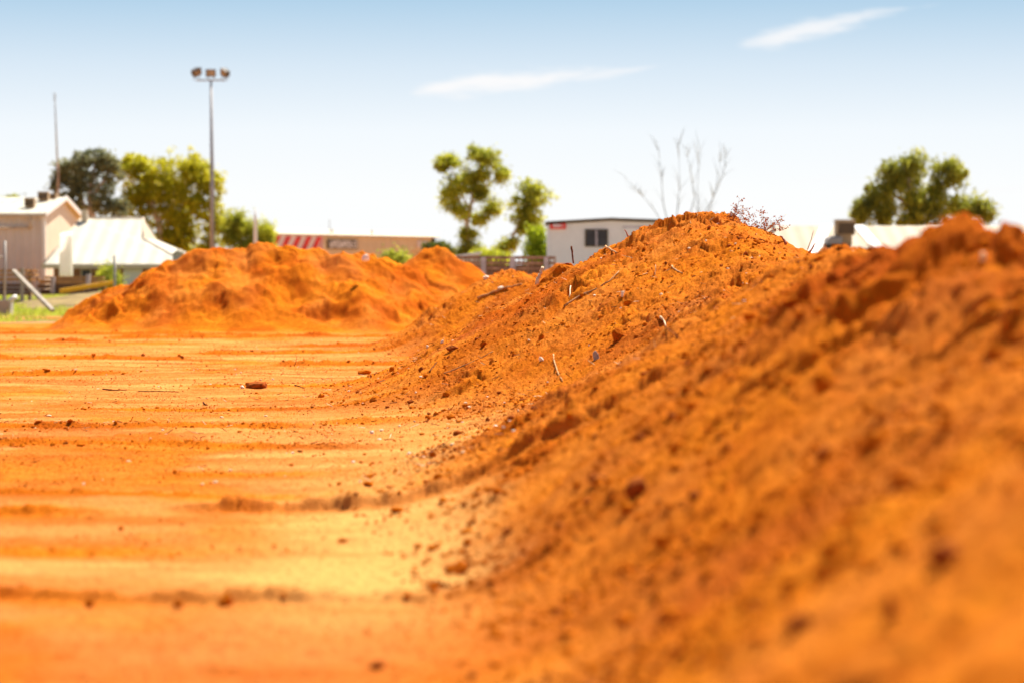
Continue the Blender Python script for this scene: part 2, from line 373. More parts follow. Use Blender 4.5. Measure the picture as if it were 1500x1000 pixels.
def build_ground():
    ya = np.concatenate([[-400, -150, -60, -25, -10, -4, 0, 1.2], np.exp(np.arange(math.log(2.2), math.log(30), .0022)),
                         np.exp(np.arange(math.log(30), math.log(60), .0022)), np.exp(np.arange(math.log(60.1), math.log(130), .0045)), np.geomspace(131, 6000, 60)])
    t = np.linspace(0, 1, 860)
    yy = np.maximum(ya, 2.2)
    x0 = -(.235 * yy + 1.0); x1 = .035 * yy + .9
    dense = x0[:, None] + (x1 - x0)[:, None] * t[None, :]
    k = np.array([6, 3.2, 2.0, 1.5, 1.25, 1.12, 1.05])
    lft = x0[:, None] * (1 + (k[None, :] - 1) * 1.6) - (k[None, :] - 1) * 8
    rgt = x1[:, None] + (k[::-1][None, :] - 1) * (yy[:, None] * .35 + 6)
    X = np.concatenate([lft, dense, rgt], 1); Y = np.repeat(ya[:, None], X.shape[1], 1)
    Z = G(X, Y)
    loose, pale, redsoil_shade = soil_cols(X, Y)
    grass = sstep(68, 71, Y + fbm(X * .5, Y * .4, 55, 3) * 3) * sstep(-6, -8, X) * (1 - .75 * np.exp(-((Y - 74) / 2.6) ** 2) * sstep(-.3, .3, fbm(X * .25, Y * .1, 57, 2) + .2))
    grass = np.where(Y > 130, .5, grass)
    v = np.stack([X, Y, Z], -1).reshape(-1, 3)
    o = np_mesh('ground', v, quads(*X.shape), M['soil'], attrs={'loose': loose, 'grass': grass, 'pale': pale, 'redsoil_shade': redsoil_shade, 'yard': sstep(66, 70, Y) * (1 - np.clip(grass * 2, 0, 1)) + sstep(4.5, 6.5, X) * (Y > 20) * (Y <= 66)})  # tan areas behind and right of the bank are added against orange bounce
    tag(o, 'bare graded orange dirt ground with blade lines running across it', 'ground', kind='structure')
def build_berm():
    ya = np.concatenate([np.arange(-8, 2.5, .06), np.exp(np.arange(math.log(2.5), math.log(52.5), .0019))])
    t = np.linspace(0, 1, 800)
    xc = np.interp(ya, _KY, _KX); hc = np.interp(ya, _KY, _KH); s = np.interp(ya, _KY, _KS)
    xl = xc - hc / s - 1.5; xr = xc + hc / .48 + .5
    # two thirds of the columns go to the side facing the open ground
    tt = np.where(t < .8, t / .8, 1 + (t - .8) / .2)
    mid = xc + .45
    X = np.where(tt[None, :] <= 1, xl[:, None] + (mid - xl)[:, None] * tt[None, :], mid[:, None] + (xr - mid)[:, None] * (tt[None, :] - 1))
    Y = np.repeat(ya[:, None], X.shape[1], 1)
    b = B(X, Y); g = G(X, Y)
    v = np.stack([X, Y, g + b - .006], -1).reshape(-1, 3)
    gl, gp, gd = soil_cols(X, Y); k = sstep(.05, .32, b + .05 * fbm(X * 3, Y * 2, 77, 3))
    loose = gl * (1 - k) + k * np.clip(.85 + .3 * fbm(X * 1.3, Y * .8, 60, 3), 0, 1)
    at = {'loose': loose.ravel(), 'grass': np.zeros(loose.size), 'pale': (gp * (1 - k)).ravel(), 'redsoil_shade': np.clip(gd * (1 - .6 * k) + k * (sstep(.85, 1.3, b) * np.exp(-((Y - 9.6) / 2.6) ** 2) + .7 * sstep(.15, .7, fbm(X * .8, Y * .4, 75, 3))), 0, 1).ravel()}
    v, q, at = trimmed(v, quads(*X.shape), (b > .004).ravel(), at)
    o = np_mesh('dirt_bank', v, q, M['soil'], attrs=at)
    tag(o, 'long bank of loose orange dirt sloping up along the right side', 'dirt bank')
def dist_seg(x, y, a, b):
    ax, ay, ah = a; bx, by, bh = b
    t = np.clip(((x - ax) * (bx - ax) + (y - ay) * (by - ay)) / ((bx - ax) ** 2 + (by - ay) ** 2 + 1e-9), 0, 1)
    return np.hypot(x - ax - t * (bx - ax), y - ay - t * (by - ay)), ah + t * (bh - ah)
def mound(name, pts, slope, box, seed, label, step=.03, amp=1.0):
    X, Y = np.meshgrid(np.arange(box[0], box[1], step), np.arange(box[2], box[3], step * 1.3))
    wx = X + fbm(X * .5, Y * .5, seed, 2) * .35; wy = Y + fbm(X * .5, Y * .5, seed + 5, 2) * .35
    h = np.full_like(X, -9.)
    if len(pts) == 1: h = pts[0][2] - slope * (np.sqrt((wx - pts[0][0]) ** 2 + (wy - pts[0][1]) ** 2 + .02) - .14)
    for a, b in zip(pts[:-1], pts[1:]):
        d, hh = dist_seg(wx, wy, a, b); h = np.maximum(h, hh - slope * (np.sqrt(d * d + .12) - .34))
    m = sstep(0, .5, h)
    p = h * 1.1 + fbm(X * .5, Y * .5, seed + 7, 3) * 1.2 + X * .12; q = p - np.floor(p)
    st = (1 - q) * sstep(0, .08, q) * np.clip(.4 + 1.3 * perlin(X * .6, Y * .6, seed + 8), 0, 1)
    h = h + (fbm(X * .55, Y * .6, seed + 9, 3) * .11 + fbm(X * 1.8, Y * 1.4, seed + 10, 3) * .085 + np.abs(fbm(X * .8, Y * .7, seed + 12, 2)) * .10 - .05 - st * .15) * m * amp
    h = splus(h, .08)
    pt = sstep(0, .5, fbm(X * .8, Y * .8, seed + 14, 2))
    h = h + ((lumps(X * 2.6, Y * 2.6, seed, .3) * .12 + lumps(X * 7, Y * 7, seed + 2, .5) * .06) * pt + perlin(X * 6, Y * 5, seed + 4) * .022 + lumps(X * 12, Y * 12, seed + 3, .45) * .025) * m * amp
    z = G(X, Y, False) + h - .012
    v = np.stack([X, Y, z], -1).reshape(-1, 3)
    at = {'loose': np.clip(.9 + .4 * fbm(X * .8, Y * .8, seed + 20, 3), 0, 1).ravel(), 'grass': np.zeros(X.size), 'redsoil_shade': np.clip(.9 * sstep(.05, .55, fbm(X * .7, Y * .9, seed + 21, 4)), 0, 1).ravel()}  # dark red patches painted in place of deep shadow on the mounds
    v, q, at = trimmed(v, quads(*X.shape), (h > .004).ravel(), at)
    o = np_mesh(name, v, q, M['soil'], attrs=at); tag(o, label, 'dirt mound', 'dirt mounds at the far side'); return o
build_ground(); build_berm()
def ridge(uvs, Y, g=.02):
    out = []
    for u, v in uvs:
        p = P(u, v, Y); out.append((p.x, p.y, p.z + g))
    return out
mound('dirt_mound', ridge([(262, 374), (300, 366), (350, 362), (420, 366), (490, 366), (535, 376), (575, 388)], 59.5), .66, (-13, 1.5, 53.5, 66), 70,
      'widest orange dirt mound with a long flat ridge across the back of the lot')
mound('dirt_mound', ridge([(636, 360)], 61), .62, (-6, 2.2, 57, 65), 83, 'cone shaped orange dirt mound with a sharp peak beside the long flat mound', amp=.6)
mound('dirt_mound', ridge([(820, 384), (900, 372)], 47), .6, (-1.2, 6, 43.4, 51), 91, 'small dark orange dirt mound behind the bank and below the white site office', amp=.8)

# ------------------------------------------------------------------ crumbs, litter (uncountable)
ICO = None
def ico_base():
    import bmesh
    bm = bmesh.new(); bmesh.ops.create_icosphere(bm, subdivisions=1, radius=1)
    v = np.array([tuple(a.co) for a in bm.verts]); f = np.array([[x.index for x in p.verts] for p in bm.faces]); bm.free(); return v, f
IV, IF = ico_base()
def scatter_points(n, ylo, yhi, xmin, xmax, dens):
    """world points spread with even density in log distance, kept with probability dens(x, y)"""
    y = np.exp(RNG.uniform(math.log(ylo), math.log(yhi), n)); x = RNG.uniform(0, 1, n)
    lo, hi = xmin(y), xmax(y); x = lo + (hi - lo) * x
    k = RNG.random(n) < dens(x, y); return x[k], y[k]
def crumbs(name, x, y, size, mats, label, squash=.7, midx=None):
    n = len(x); z = H(x, y)
    v = IV[None] * (1 + RNG.uniform(-.28, .28, (n, len(IV), 1)))
    sc = size[:, None, None] * np.stack([RNG.uniform(.7, 1.4, n), RNG.uniform(.7, 1.2, n), RNG.uniform(.5, .95, n) * squash / .7], -1)[:, None, :]
    v = v * sc; a = RNG.uniform(0, 6.28, n)[:, None]; c, s = np.cos(a), np.sin(a)
    vx = v[..., 0] * c - v[..., 1] * s; vy = v[..., 0] * s + v[..., 1] * c
    V = np.stack([vx + x[:, None], vy + y[:, None], v[..., 2] + (z + size * .25)[:, None]], -1).reshape(-1, 3)
    Fc = (IF[None] + (np.arange(n) * len(IV))[:, None, None]).reshape(-1, 3)
    o = np_mesh(name, V, Fc, mats[0], smooth=False, mats=mats, midx=None if midx is None else np.repeat(midx, len(IF)))
    tag(o, label, None, kind='stuff'); return o
def bank_dens(x, y):
    h = Bc(x, y); return np.clip(.25 + .75 * sstep(-.4, .5, fbm(x * 1.2, y * .9, 100, 3)), 0, 1) * sstep(-.35, .1, h) * (np.interp(y, _KY, _KX) + .6 > x)
x, y = scatter_points(95000, 5, 48, lambda y: y * 0 - 2.6, lambda y: y * 0 + 3.0, bank_dens)
crumbs('dirt_crumbs', x, y, np.exp(RNG.normal(math.log(.0062), .55, len(x))).clip(.003, .04), [M['clod'], M['shadeclod']], 'loose crumbs of orange dirt lying on the bank', midx=(RNG.random(len(x)) < .12).astype(int))
def wind_dens(x, y):
    d = np.full_like(x, .10) * sstep(.0, .5, fbm(x * .5, y * .35, 101, 3)) + .006
    for (y0, a, b, h, w) in WIND:
        d = np.maximum(d, (.25 + .75 * (y0 > 15)) * np.exp(-((y - y0) / (w * 1.3)) ** 2) * (x > a) * (x < b + .3))
    return d
x, y = scatter_points(90000, 8, 56, lambda y: -.225 * y - .3, lambda y: y * 0 + .3, wind_dens)
crumbs('dirt_crumbs', x, y, np.exp(RNG.normal(math.log(.0055), .55, len(x))).clip(.003, .03) * np.sqrt(y / 25).clip(.6, 1.6), [M['clod'], M['shadeclod']], 'small crumbs of orange dirt strewn along the blade lines on the flat ground', midx=(RNG.random(len(x)) < .10).astype(int))

x, y = scatter_points(60000, 14, 50, lambda y: -.225 * y - .3, lambda y: y * 0 + .2, lambda x, y: .12 + .88 * sstep(-.15, .5, fbm(x * .9, y * .5, 103, 4)))
crumbs('dirt_crumbs', x, y, np.exp(RNG.normal(math.log(.0036), .4, len(x))).clip(.002, .012) * np.sqrt(y / 25).clip(.7, 1.6), [M['shadeclod'], M['clod']], 'fine dark grit speckling the flat ground', midx=(RNG.random(len(x)) < .4).astype(int))
def litter(name, x, y, ln, rad, mats, midx, label):
    n = len(x); z = H(x, y)
    a = RNG.uniform(0, 6.28, n); e = RNG.normal(.12, .3, n); bend = RNG.normal(0, .25, n)
    d = np.stack([np.cos(a) * np.cos(e), np.sin(a) * np.cos(e), np.sin(e)], -1)
    side = np.stack([-np.sin(a), np.cos(a), a * 0], -1); up = np.cross(d, side)
    base = np.stack([x, y, z + rad * 1.0], -1)
    V = np.zeros((n, 9, 3))
    for i, t in enumerate((-.5, 0, .5)):
        c = base + d * (ln * t)[:, None] + side * (bend * ln * t * t)[:, None] + np.array([0, 0, 1]) * (ln * .25 * np.maximum(0, np.sin(-e)))[:, None]
        for k in range(3):
            q = 2 * math.pi * k / 3; V[:, i * 3 + k] = c + (side * math.cos(q) + up * math.sin(q)) * (rad * (1.1 - .3 * i))[:, None]
    f = []
    for i in (0, 1):
        for k in range(3): f.append((i * 3 + k, i * 3 + (k + 1) % 3, (i + 1) * 3 + (k + 1) % 3, (i + 1) * 3 + k))
    Fc = (np.array(f)[None] + (np.arange(n) * 9)[:, None, None]).reshape(-1, 4)
    o = np_mesh(name, V.reshape(-1, 3), Fc, None, smooth=False, mats=mats, midx=np.repeat(midx, len(f)))
    tag(o, label, None, kind='stuff')
x, y = scatter_points(3200, 14, 46, lambda y: y * 0 - 2.4, lambda y: y * 0 + 2.7, bank_dens)
n = len(x); litter('twig_litter', x, y, RNG.uniform(.03, .13, n), RNG.uniform(.0015, .0045, n), [M['bark'], M['strawleaf'], M['pale']], RNG.choice([0, 0, 1, 2], n), 'tiny dry twigs and root bits littering the bank')
x, y = scatter_points(1500, 14, 46, lambda y: -.22 * y, lambda y: y * 0 - .3, lambda x, y: sstep(-.1, .5, fbm(x * .4, y * .25, 110, 2)))
n = len(x); litter('twig_litter', x, y, RNG.uniform(.02, .09, n), RNG.uniform(.0018, .004, n), [M['bark'], M['strawleaf'], M['pale']], RNG.choice([0, 0, 0, 1, 2], n), 'tiny dark twigs littering the flat ground')
x, y = scatter_points(330, 14, 50, lambda y: -.2 * y, lambda y: y * 0 + 2.2, lambda x, y: np.where(Bc(x, y) > -.5, 1., .25))
n = len(x); crumbs('pale_gravel', x, y, RNG.uniform(.006, .018, n), [M['chip'], M['pale']], 'scattered chips of pale stone in the orange dirt', midx=RNG.choice([0, 1], n))

# ------------------------------------------------------------------ single clods, stones, sticks
def clod_mesh(w, h, seed, d=None, point=0.0):
    import bmesh
    bm = bmesh.new(); bmesh.ops.create_icosphere(bm, subdivisions=4, radius=1)
    r = random.Random(seed); d = d or w * .7
    co = np.array([tuple(v.co) for v in bm.verts])
    planes = [Vector((r.gauss(0, 1), r.gauss(0, 1), r.gauss(0, .7))).normalized() for _ in range(9)]
    for v in bm.verts:
        n = v.co.normalized(); k = 1.0
        for p in planes:
            dt = n.dot(p)
            if dt > .62: k = min(k, .66 / dt)
        q = float(fbm(np.array([n.x * 1.8 + n.z]), np.array([n.y * 1.8 - n.z * .7]), seed % 50, 4)[0])
        k *= 1 + .16 * q
        v.co = n * k
        v.co.x *= w / 2 * (1 - point * max(0, v.co.x)); v.co.y *= d / 2; v.co.z *= h * .62
    me = bpy.data.meshes.new('clod'); bm.to_mesh(me); bm.free(); return me
def single(name, me, mat, loc, rz, label, cat, group=None, tilt=0, lift=.3):
    me.name = name; me.materials.append(mat)
    for p in me.polygons: p.use_smooth = True
    o = bpy.data.objects.new(name, me); COL.objects.link(o); o.location = loc; o.rotation_euler = (0, tilt, rz)
    return tag(o, label, cat, group)
def px2m(y, px): return px * y / F
CL = [  # u, v, w px, h px, material, name, label
    (380, 564, 42, 13, 'shadeclod', 'dirt_clod', 'dark humped slab of dirt lying alone on the flat ground, white chip at its end', 'clod'),
    (355, 567, 8, 5, 'chip', 'pebble', 'white chip at the end of the lone dark humped slab', 'pebble'),
    (532, 545, 22, 9, 'clod', 'dirt_clod', 'reddish brown clod at the foot of the bank where the flat ground ends', 'clod'),
    (574, 541, 11, 9, 'clod', 'dirt_clod', 'squarish clod between two others on the low edge of the bank', 'clod'),
    (617, 541, 9, 8, 'shadeclod', 'dirt_clod', 'small round dark clod beside a short bent twig low on the bank', 'clod'),
    (664, 509, 22, 8, 'shadeclod', 'dirt_clod', 'flat almost black clod on the far lower edge of the bank', 'clod'),
    (708, 505, 13, 9, 'clod', 'dirt_clod', 'rounded dark red clod right of the flat black clod', 'clod'),
    (793, 495, 11, 9, 'clod', 'dirt_clod', 'dark red clod in the middle of the twiggy part of the slope', 'clod'),
    (905, 492, 24, 22, 'clod', 'dirt_clod', 'jagged upright red clod with a pale chip on top, in the middle of the slope', 'clod'),
    (919, 444, 14, 9, 'clod', 'dirt_clod', 'wedge shaped red clod just below the white chip beside the long root', 'clod'),
    (873, 521, 13, 14, 'stone', 'stone', 'smooth grey stone half sunk in the orange slope', 'stone'),
    (911, 435, 6, 8, 'chip', 'pebble', 'white chip beside the long pale root on the slope', 'pebble'),
    (793, 526, 9, 7, 'chip', 'pebble', 'white chip in the twig litter low on the slope', 'pebble'),
    (648, 501, 7, 6, 'chip', 'pebble', 'larger of two white chips at the far foot of the bank', 'pebble'),
    (626, 508, 6, 5, 'chip', 'pebble', 'smaller of two white chips at the far foot of the bank', 'pebble'),
    (545, 633, 9, 5, 'chip', 'pebble', 'white chip on the flat ground near the foot of the slope', 'pebble'),
    (634, 666, 12, 10, 'clod', 'dirt_clod', 'dark clod with a twig sticking out, on the flat ground at the slope foot', 'clod'),
    (332, 880, 30, 22, 'clod', 'dirt_clod', 'largest of three blurred clods on the near blade line', 'clod'),
    (262, 884, 16, 14, 'clod', 'dirt_clod', 'middle one of three blurred clods on the near blade line', 'clod'),
    (131, 884, 14, 14, 'clod', 'dirt_clod', 'smallest of three blurred clods on the near blade line', 'clod'),
    (555, 975, 34, 14, 'shadeclod', 'dirt_clod', 'blurred dark clod at the very bottom of the picture on the flat ground', 'clod'),
    (936, 712, 42, 30, 'shadeclod', 'dirt_clod', 'large dark blurred clod jutting from the near slope', 'clod'),
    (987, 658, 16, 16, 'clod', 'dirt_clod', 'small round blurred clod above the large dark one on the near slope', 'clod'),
    (1388, 812, 64, 30, 'shadeclod', 'dirt_clod', 'wide blurred dark clod high on the nearest part of the slope', 'clod'),
    (1304, 892, 26, 46, 'shadeclod', 'dirt_clod', 'tall blurred dark clod on the nearest part of the slope', 'clod'),
    (1176, 912, 62, 24, 'shadeclod', 'dirt_clod', 'long flat blurred dark clod near the bottom of the slope', 'clod'),
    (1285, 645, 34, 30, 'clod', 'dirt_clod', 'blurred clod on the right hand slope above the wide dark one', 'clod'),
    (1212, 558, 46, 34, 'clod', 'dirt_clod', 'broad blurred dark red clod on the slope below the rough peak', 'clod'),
    (622, 445, 12, 9, 'pale', 'stone', 'pale rock lying in the hollow of the far dirt mound', 'stone'),
    (712, 407, 9, 7, 'chip', 'stone', 'white rock on top of the dark heap in front of the rail fence', 'stone'),
    (734, 422, 9, 5, 'chip', 'stone', 'white rock on the shaded side of the heap in front of the rail fence', 'stone'),
    (804, 400, 8, 5, 'pale', 'stone', 'pale rock behind the slanting dark slab of dirt', 'stone'),
    (1440, 376, 12, 16, 'pale', 'stone', 'pale rounded stone stuck in the rough peak of the bank', 'stone'),
]
for i, (u, v, w, h, mt, nm, lb, cat) in enumerate(CL):
    p = hit(u, v + h * .3); W, Hh = px2m(p.y, w), px2m(p.y, h)
    single(nm, clod_mesh(W, Hh, 200 + i, point=.35 if w > 30 else 0), M[mt], (p.x, p.y, p.z + Hh * .22), random.uniform(-.3, .3) if w > 30 else random.uniform(-1, 1), lb, cat,
           {'clod': 'clods lying on the dirt', 'pebble': 'white chips in the dirt', 'stone': 'rocks lying on the heaps'}[cat], tilt=-.15 if w > 30 else 0)

def stick(name, uv, rpx, mat, label, cat, Y=None, taper=.5, lift=.4, twigs=0, group=None):
    """a stick through picture points laid on (or, with Y, rising from) the dirt"""
    pts = []
    for k, (u, v) in enumerate(uv):
        if Y is None:
            p = hit(u, v); p.z += px2m(p.y, rpx) * lift
        else: p = P(u, v, Y + k * .03)
        pts.append(p)
    r = px2m(pts[0].y, rpx)
    out = []
    for a, b in zip(pts[:-1], pts[1:]):
        for t in (0, .33, .66): out.append(a.lerp(b, t) + Vector((random.gauss(0, r * .25), 0, random.gauss(0, r * .25))))
    out.append(pts[-1]); n = len(out)
    m = MB(pts[0]).tube(out, [r * (1 - (1 - taper) * i / (n - 1)) * random.uniform(.85, 1.15) for i in range(n)], 8)
    for _ in range(twigs):
        a = random.choice(out[1:]); m.tube([a, a + Vector((random.uniform(-1, 1), random.uniform(-.5, .5), random.uniform(.2, 1))) * r * 9], [r * .4, r * .15], 5)
    o = m.build(name, M[mat], None, True); o.location = pts[0]; return tag(o, label, cat, group)
SG = 'sticks and roots caught in the bank'
yb = float(hit(838, 390).y)
stick('root', [(826, 452), (850, 434), (872, 425), (892, 415), (907, 398)], 1.6, 'root', 'long bent pale root lying up the slope in sharp focus', 'root', group=SG)
stick('root', [(650, 549), (680, 536), (706, 524), (722, 517)], 1.1, 'root', 'long thin straight root low on the bank near the black clod', 'root', group=SG)
stick('stick', [(786, 417), (788, 408), (792, 400), (795, 391)], 2.6, 'pale', 'short thick pale stick standing up behind the slanting dark slab', 'stick', Y=float(hit(790, 425).y) - .3, taper=.9, group=SG)
stick('stick', [(840, 386), (838, 372), (837, 361)], 1.2, 'bark', 'thin dark stick standing upright on the crest in front of the site office', 'stick', Y=27.4, taper=1.1, group=SG)
stick('stick', [(921, 350), (919, 344), (915, 337)], 1.6, 'redtwig', 'short red brown hooked stick on the crest right of the office window', 'stick', Y=26.4, group=SG)
stick('stick', [(887, 363), (896, 367), (904, 371)], 1.8, 'root', 'short flat pale stick lying on the crest below the office window', 'stick', group=SG)
stick('stick', [(960, 405), (960, 388)], .9, 'pale', 'thin white upright splinter on the upper slope', 'stick', Y=float(hit(960, 404).y), group=SG)
stick('stick', [(834, 437), (836, 430), (834, 422)], 1.1, 'pale', 'little curved pale stick near the top of the long bent root', 'stick', group=SG)
stick('stick', [(968, 466), (972, 473), (975, 479)], 1.8, 'pale', 'stubby cream stick above the dark hollow in the slope', 'stick', group=SG)
stick('stick', [(976, 480), (990, 492), (997, 498)], .9, 'bark', 'thin dark stick leaning beside the stubby cream stick', 'stick', group=SG)
stick('stick', [(811, 520), (812, 532), (818, 548), (824, 560)], 1.3, 'root', 'slim tan stick hanging down the lower slope beside the white chip', 'stick', group=SG)
stick('stick', [(630, 545), (635, 538), (640, 531)], 1.4, 'bark', 'short bent dark twig beside the small round clod low on the bank', 'stick', group=SG)
stick('stick', [(623, 668), (632, 662), (640, 655), (653, 650)], 1.3, 'bark', 'forked dark twig leaning over a clod at the slope foot', 'stick', twigs=2, group=SG)
stick('stick', [(150, 570), (170, 572), (186, 571)], 1.2, 'bark', 'short dark stick on the flat ground left of a long thin one', 'stick', group=SG)
stick('stick', [(203, 573), (230, 573), (262, 574)], .9, 'bark', 'long thin dark stick lying on the flat ground in front of the mound', 'stick', group=SG)
stick('stick', [(432, 564), (440, 567), (446, 569)], 1.0, 'bark', 'tiny dark stick right of the lone humped slab', 'stick', group=SG)
stick('stick', [(431, 536), (434, 527), (435, 521)], .6, 'bark', 'hair thin upright twig on the flat ground before the mound', 'stick', Y=float(hit(431, 536).y), group=SG)
stick('stick', [(298, 590), (300, 593), (304, 594)], 1.4, 'bark', 'small hooked dark twig alone on the flat ground', 'stick', group=SG)
stick('stick', [(1183, 366), (1188, 352), (1192, 338)], .7, 'redtwig', 'thin straight red twig slanting up from the crest in front of the cream roof', 'stick', Y=20.2, group=SG)
stick('stick', [(1185, 370), (1190, 363), (1195, 356)], 1.8, 'redtwig', 'thick short red stick beside the thin red twig on the crest', 'stick', Y=20.0, group=SG)
stick('stick', [(1151, 358), (1149, 351), (1143, 346)], 2.2, 'redtwig', 'curled red bark strip on the crest right of the dry brush', 'bark strip', Y=22.5, group=SG)
stick('stick', [(1104, 351), (1114, 353), (1124, 356)], 1.3, 'bark', 'flat dark stick lying on the sunlit top of the bank', 'stick', group=SG)
stick('root', [(700, 440), (722, 430), (742, 423), (764, 418)], 2.0, 'root', 'blurred tan root along the lower edge of the slanting dark slab', 'root', group=SG)
stick('stick', [(984, 391), (992, 398), (1000, 402)], 1.6, 'root', 'short root end poking from the upper slope', 'stick', group=SG)

# slanting slab of dark dirt, left of the crest
p0, p1 = hit(789, 425), hit(838, 388)
def slab():
    m = MB(p0); n = 14; top = [(786, 419), (797, 409), (806, 400), (815, 393), (826, 386), (833, 384), (839, 390)]
    Y = 27.6
    front = [P(u, v, Y) for u, v in top] + [P(u, v, Y - .12) for u, v in [(838, 396), (822, 404), (808, 414), (793, 426)]]
    m.prism(front, (.05, .42, -.02)); o = m.build('dirt_slab', M['clod'])
    import bmesh
    bm = bmesh.new(); bm.from_mesh(o.data); bmesh.ops.triangulate(bm, faces=bm.faces[:]); bmesh.ops.subdivide_edges(bm, edges=bm.edges[:], cuts=3, use_grid_fill=True)
    for v in bm.verts:
        q = np.array([v.co.x * 9 + v.co.y * 5]); w = np.array([v.co.z * 9 + v.co.y * 3]); v.co += v.normal * float(fbm(q, w, 3, 3)[0]) * .02
    bm.to_mesh(o.data); bm.free()
    o.location = p0; tag(o, 'slanting dark slab of dirt overhanging the left end of the crest', 'dirt slab')
slab()

def leafcards(centers, size, asp=.4, spread=1.0, droop=0.0, rng=RNG):
    """one bent leaf-shaped quad pair per centre"""
    n = len(centers); size = np.broadcast_to(size, (n,))
    a = rng.normal(0, 1, (n, 3)); a[:, 2] -= droop; a /= np.linalg.norm(a, axis=1)[:, None] + 1e-9
    b = rng.normal(0, 1, (n, 3)); b -= a * (a * b).sum(1)[:, None]; b /= np.linalg.norm(b, axis=1)[:, None] + 1e-9
    c = np.cross(a, b)
    L = a * size[:, None]; W = b * (size * asp)[:, None]; C = c * (size * .15)[:, None]
    V = np.stack([centers - L, centers - W * .9 + C, centers + L, centers + W * .9 + C], 1)
    Fq = (np.arange(n) * 4)[:, None] + np.arange(4)[None]
    return V.reshape(-1, 3), Fq

def brush(loc, twigs, lab, seed, cat='dry brush'):
    rr = random.Random(seed); e = empty('dry_brush', loc, lab, cat, 'dry brush on the crest')
    m = MB(); cen = []
    for (tip, r) in twigs:
        tip = Vector(tip); pts = [Vector((0, 0, -.03))]; n = 7
        for i in range(1, n + 1): pts.append(tip * (i / n) + Vector((rr.gauss(0, .012), rr.gauss(0, .012), rr.gauss(0, .008))))
        m.tube(pts, [r * (1 - .75 * i / n) for i in range(n + 1)], 5)
        for k in range(24):
            a = pts[rr.randint(2, n)]; q = a + Vector((rr.uniform(-.06, .06), rr.uniform(-.05, .05), rr.uniform(-.01, .055)))
            m.tube([a, a.lerp(q, .5) + Vector((0, 0, .006)), q], [r * .35, r * .25, r * .15], 4)
            cen.append(q); 
            if rr.random() < .6: cen.append(a.lerp(q, .6))
    m.build('stem', M['redtwig'], e, True)
    V, Fq = leafcards(np.array([tuple(c) for c in cen]), .0145, .55)
    np_mesh('leaves', V, Fq, None, e, False, mats=[M['dryleaf'], M['strawleaf']], midx=RNG.choice([0, 0, 0, 1], len(Fq)))
def crest(u, Y):
    """ground point under picture column u at distance Y"""
    x = (u - 750) / F * Y; return Vector((x, Y, float(H(np.array([x]), np.array([Y]))[0])))
b1 = crest(1075, 24.6)
brush(b1, [((.06, 0, .27), .004), ((.02, .03, .18), .003), ((-.05, 0, .10), .003), ((.10, .02, .16), .003), ((.12, -.02, .07), .003)], 'upright sprig of dry red leaves at the highest point of the crest', 5)
b2 = crest(1118, 24.2)
brush(b2, [((.17, 0, .12), .003), ((-.12, 0, .15), .003), ((.10, .03, .08), .003), ((-.16, .02, .07), .003), ((.05, 0, .10), .003), ((.22, 0, .03), .003), ((-.02, -.03, .2), .0016)], 'tangled low dry brush lying on the crest right of the upright sprig', 6)

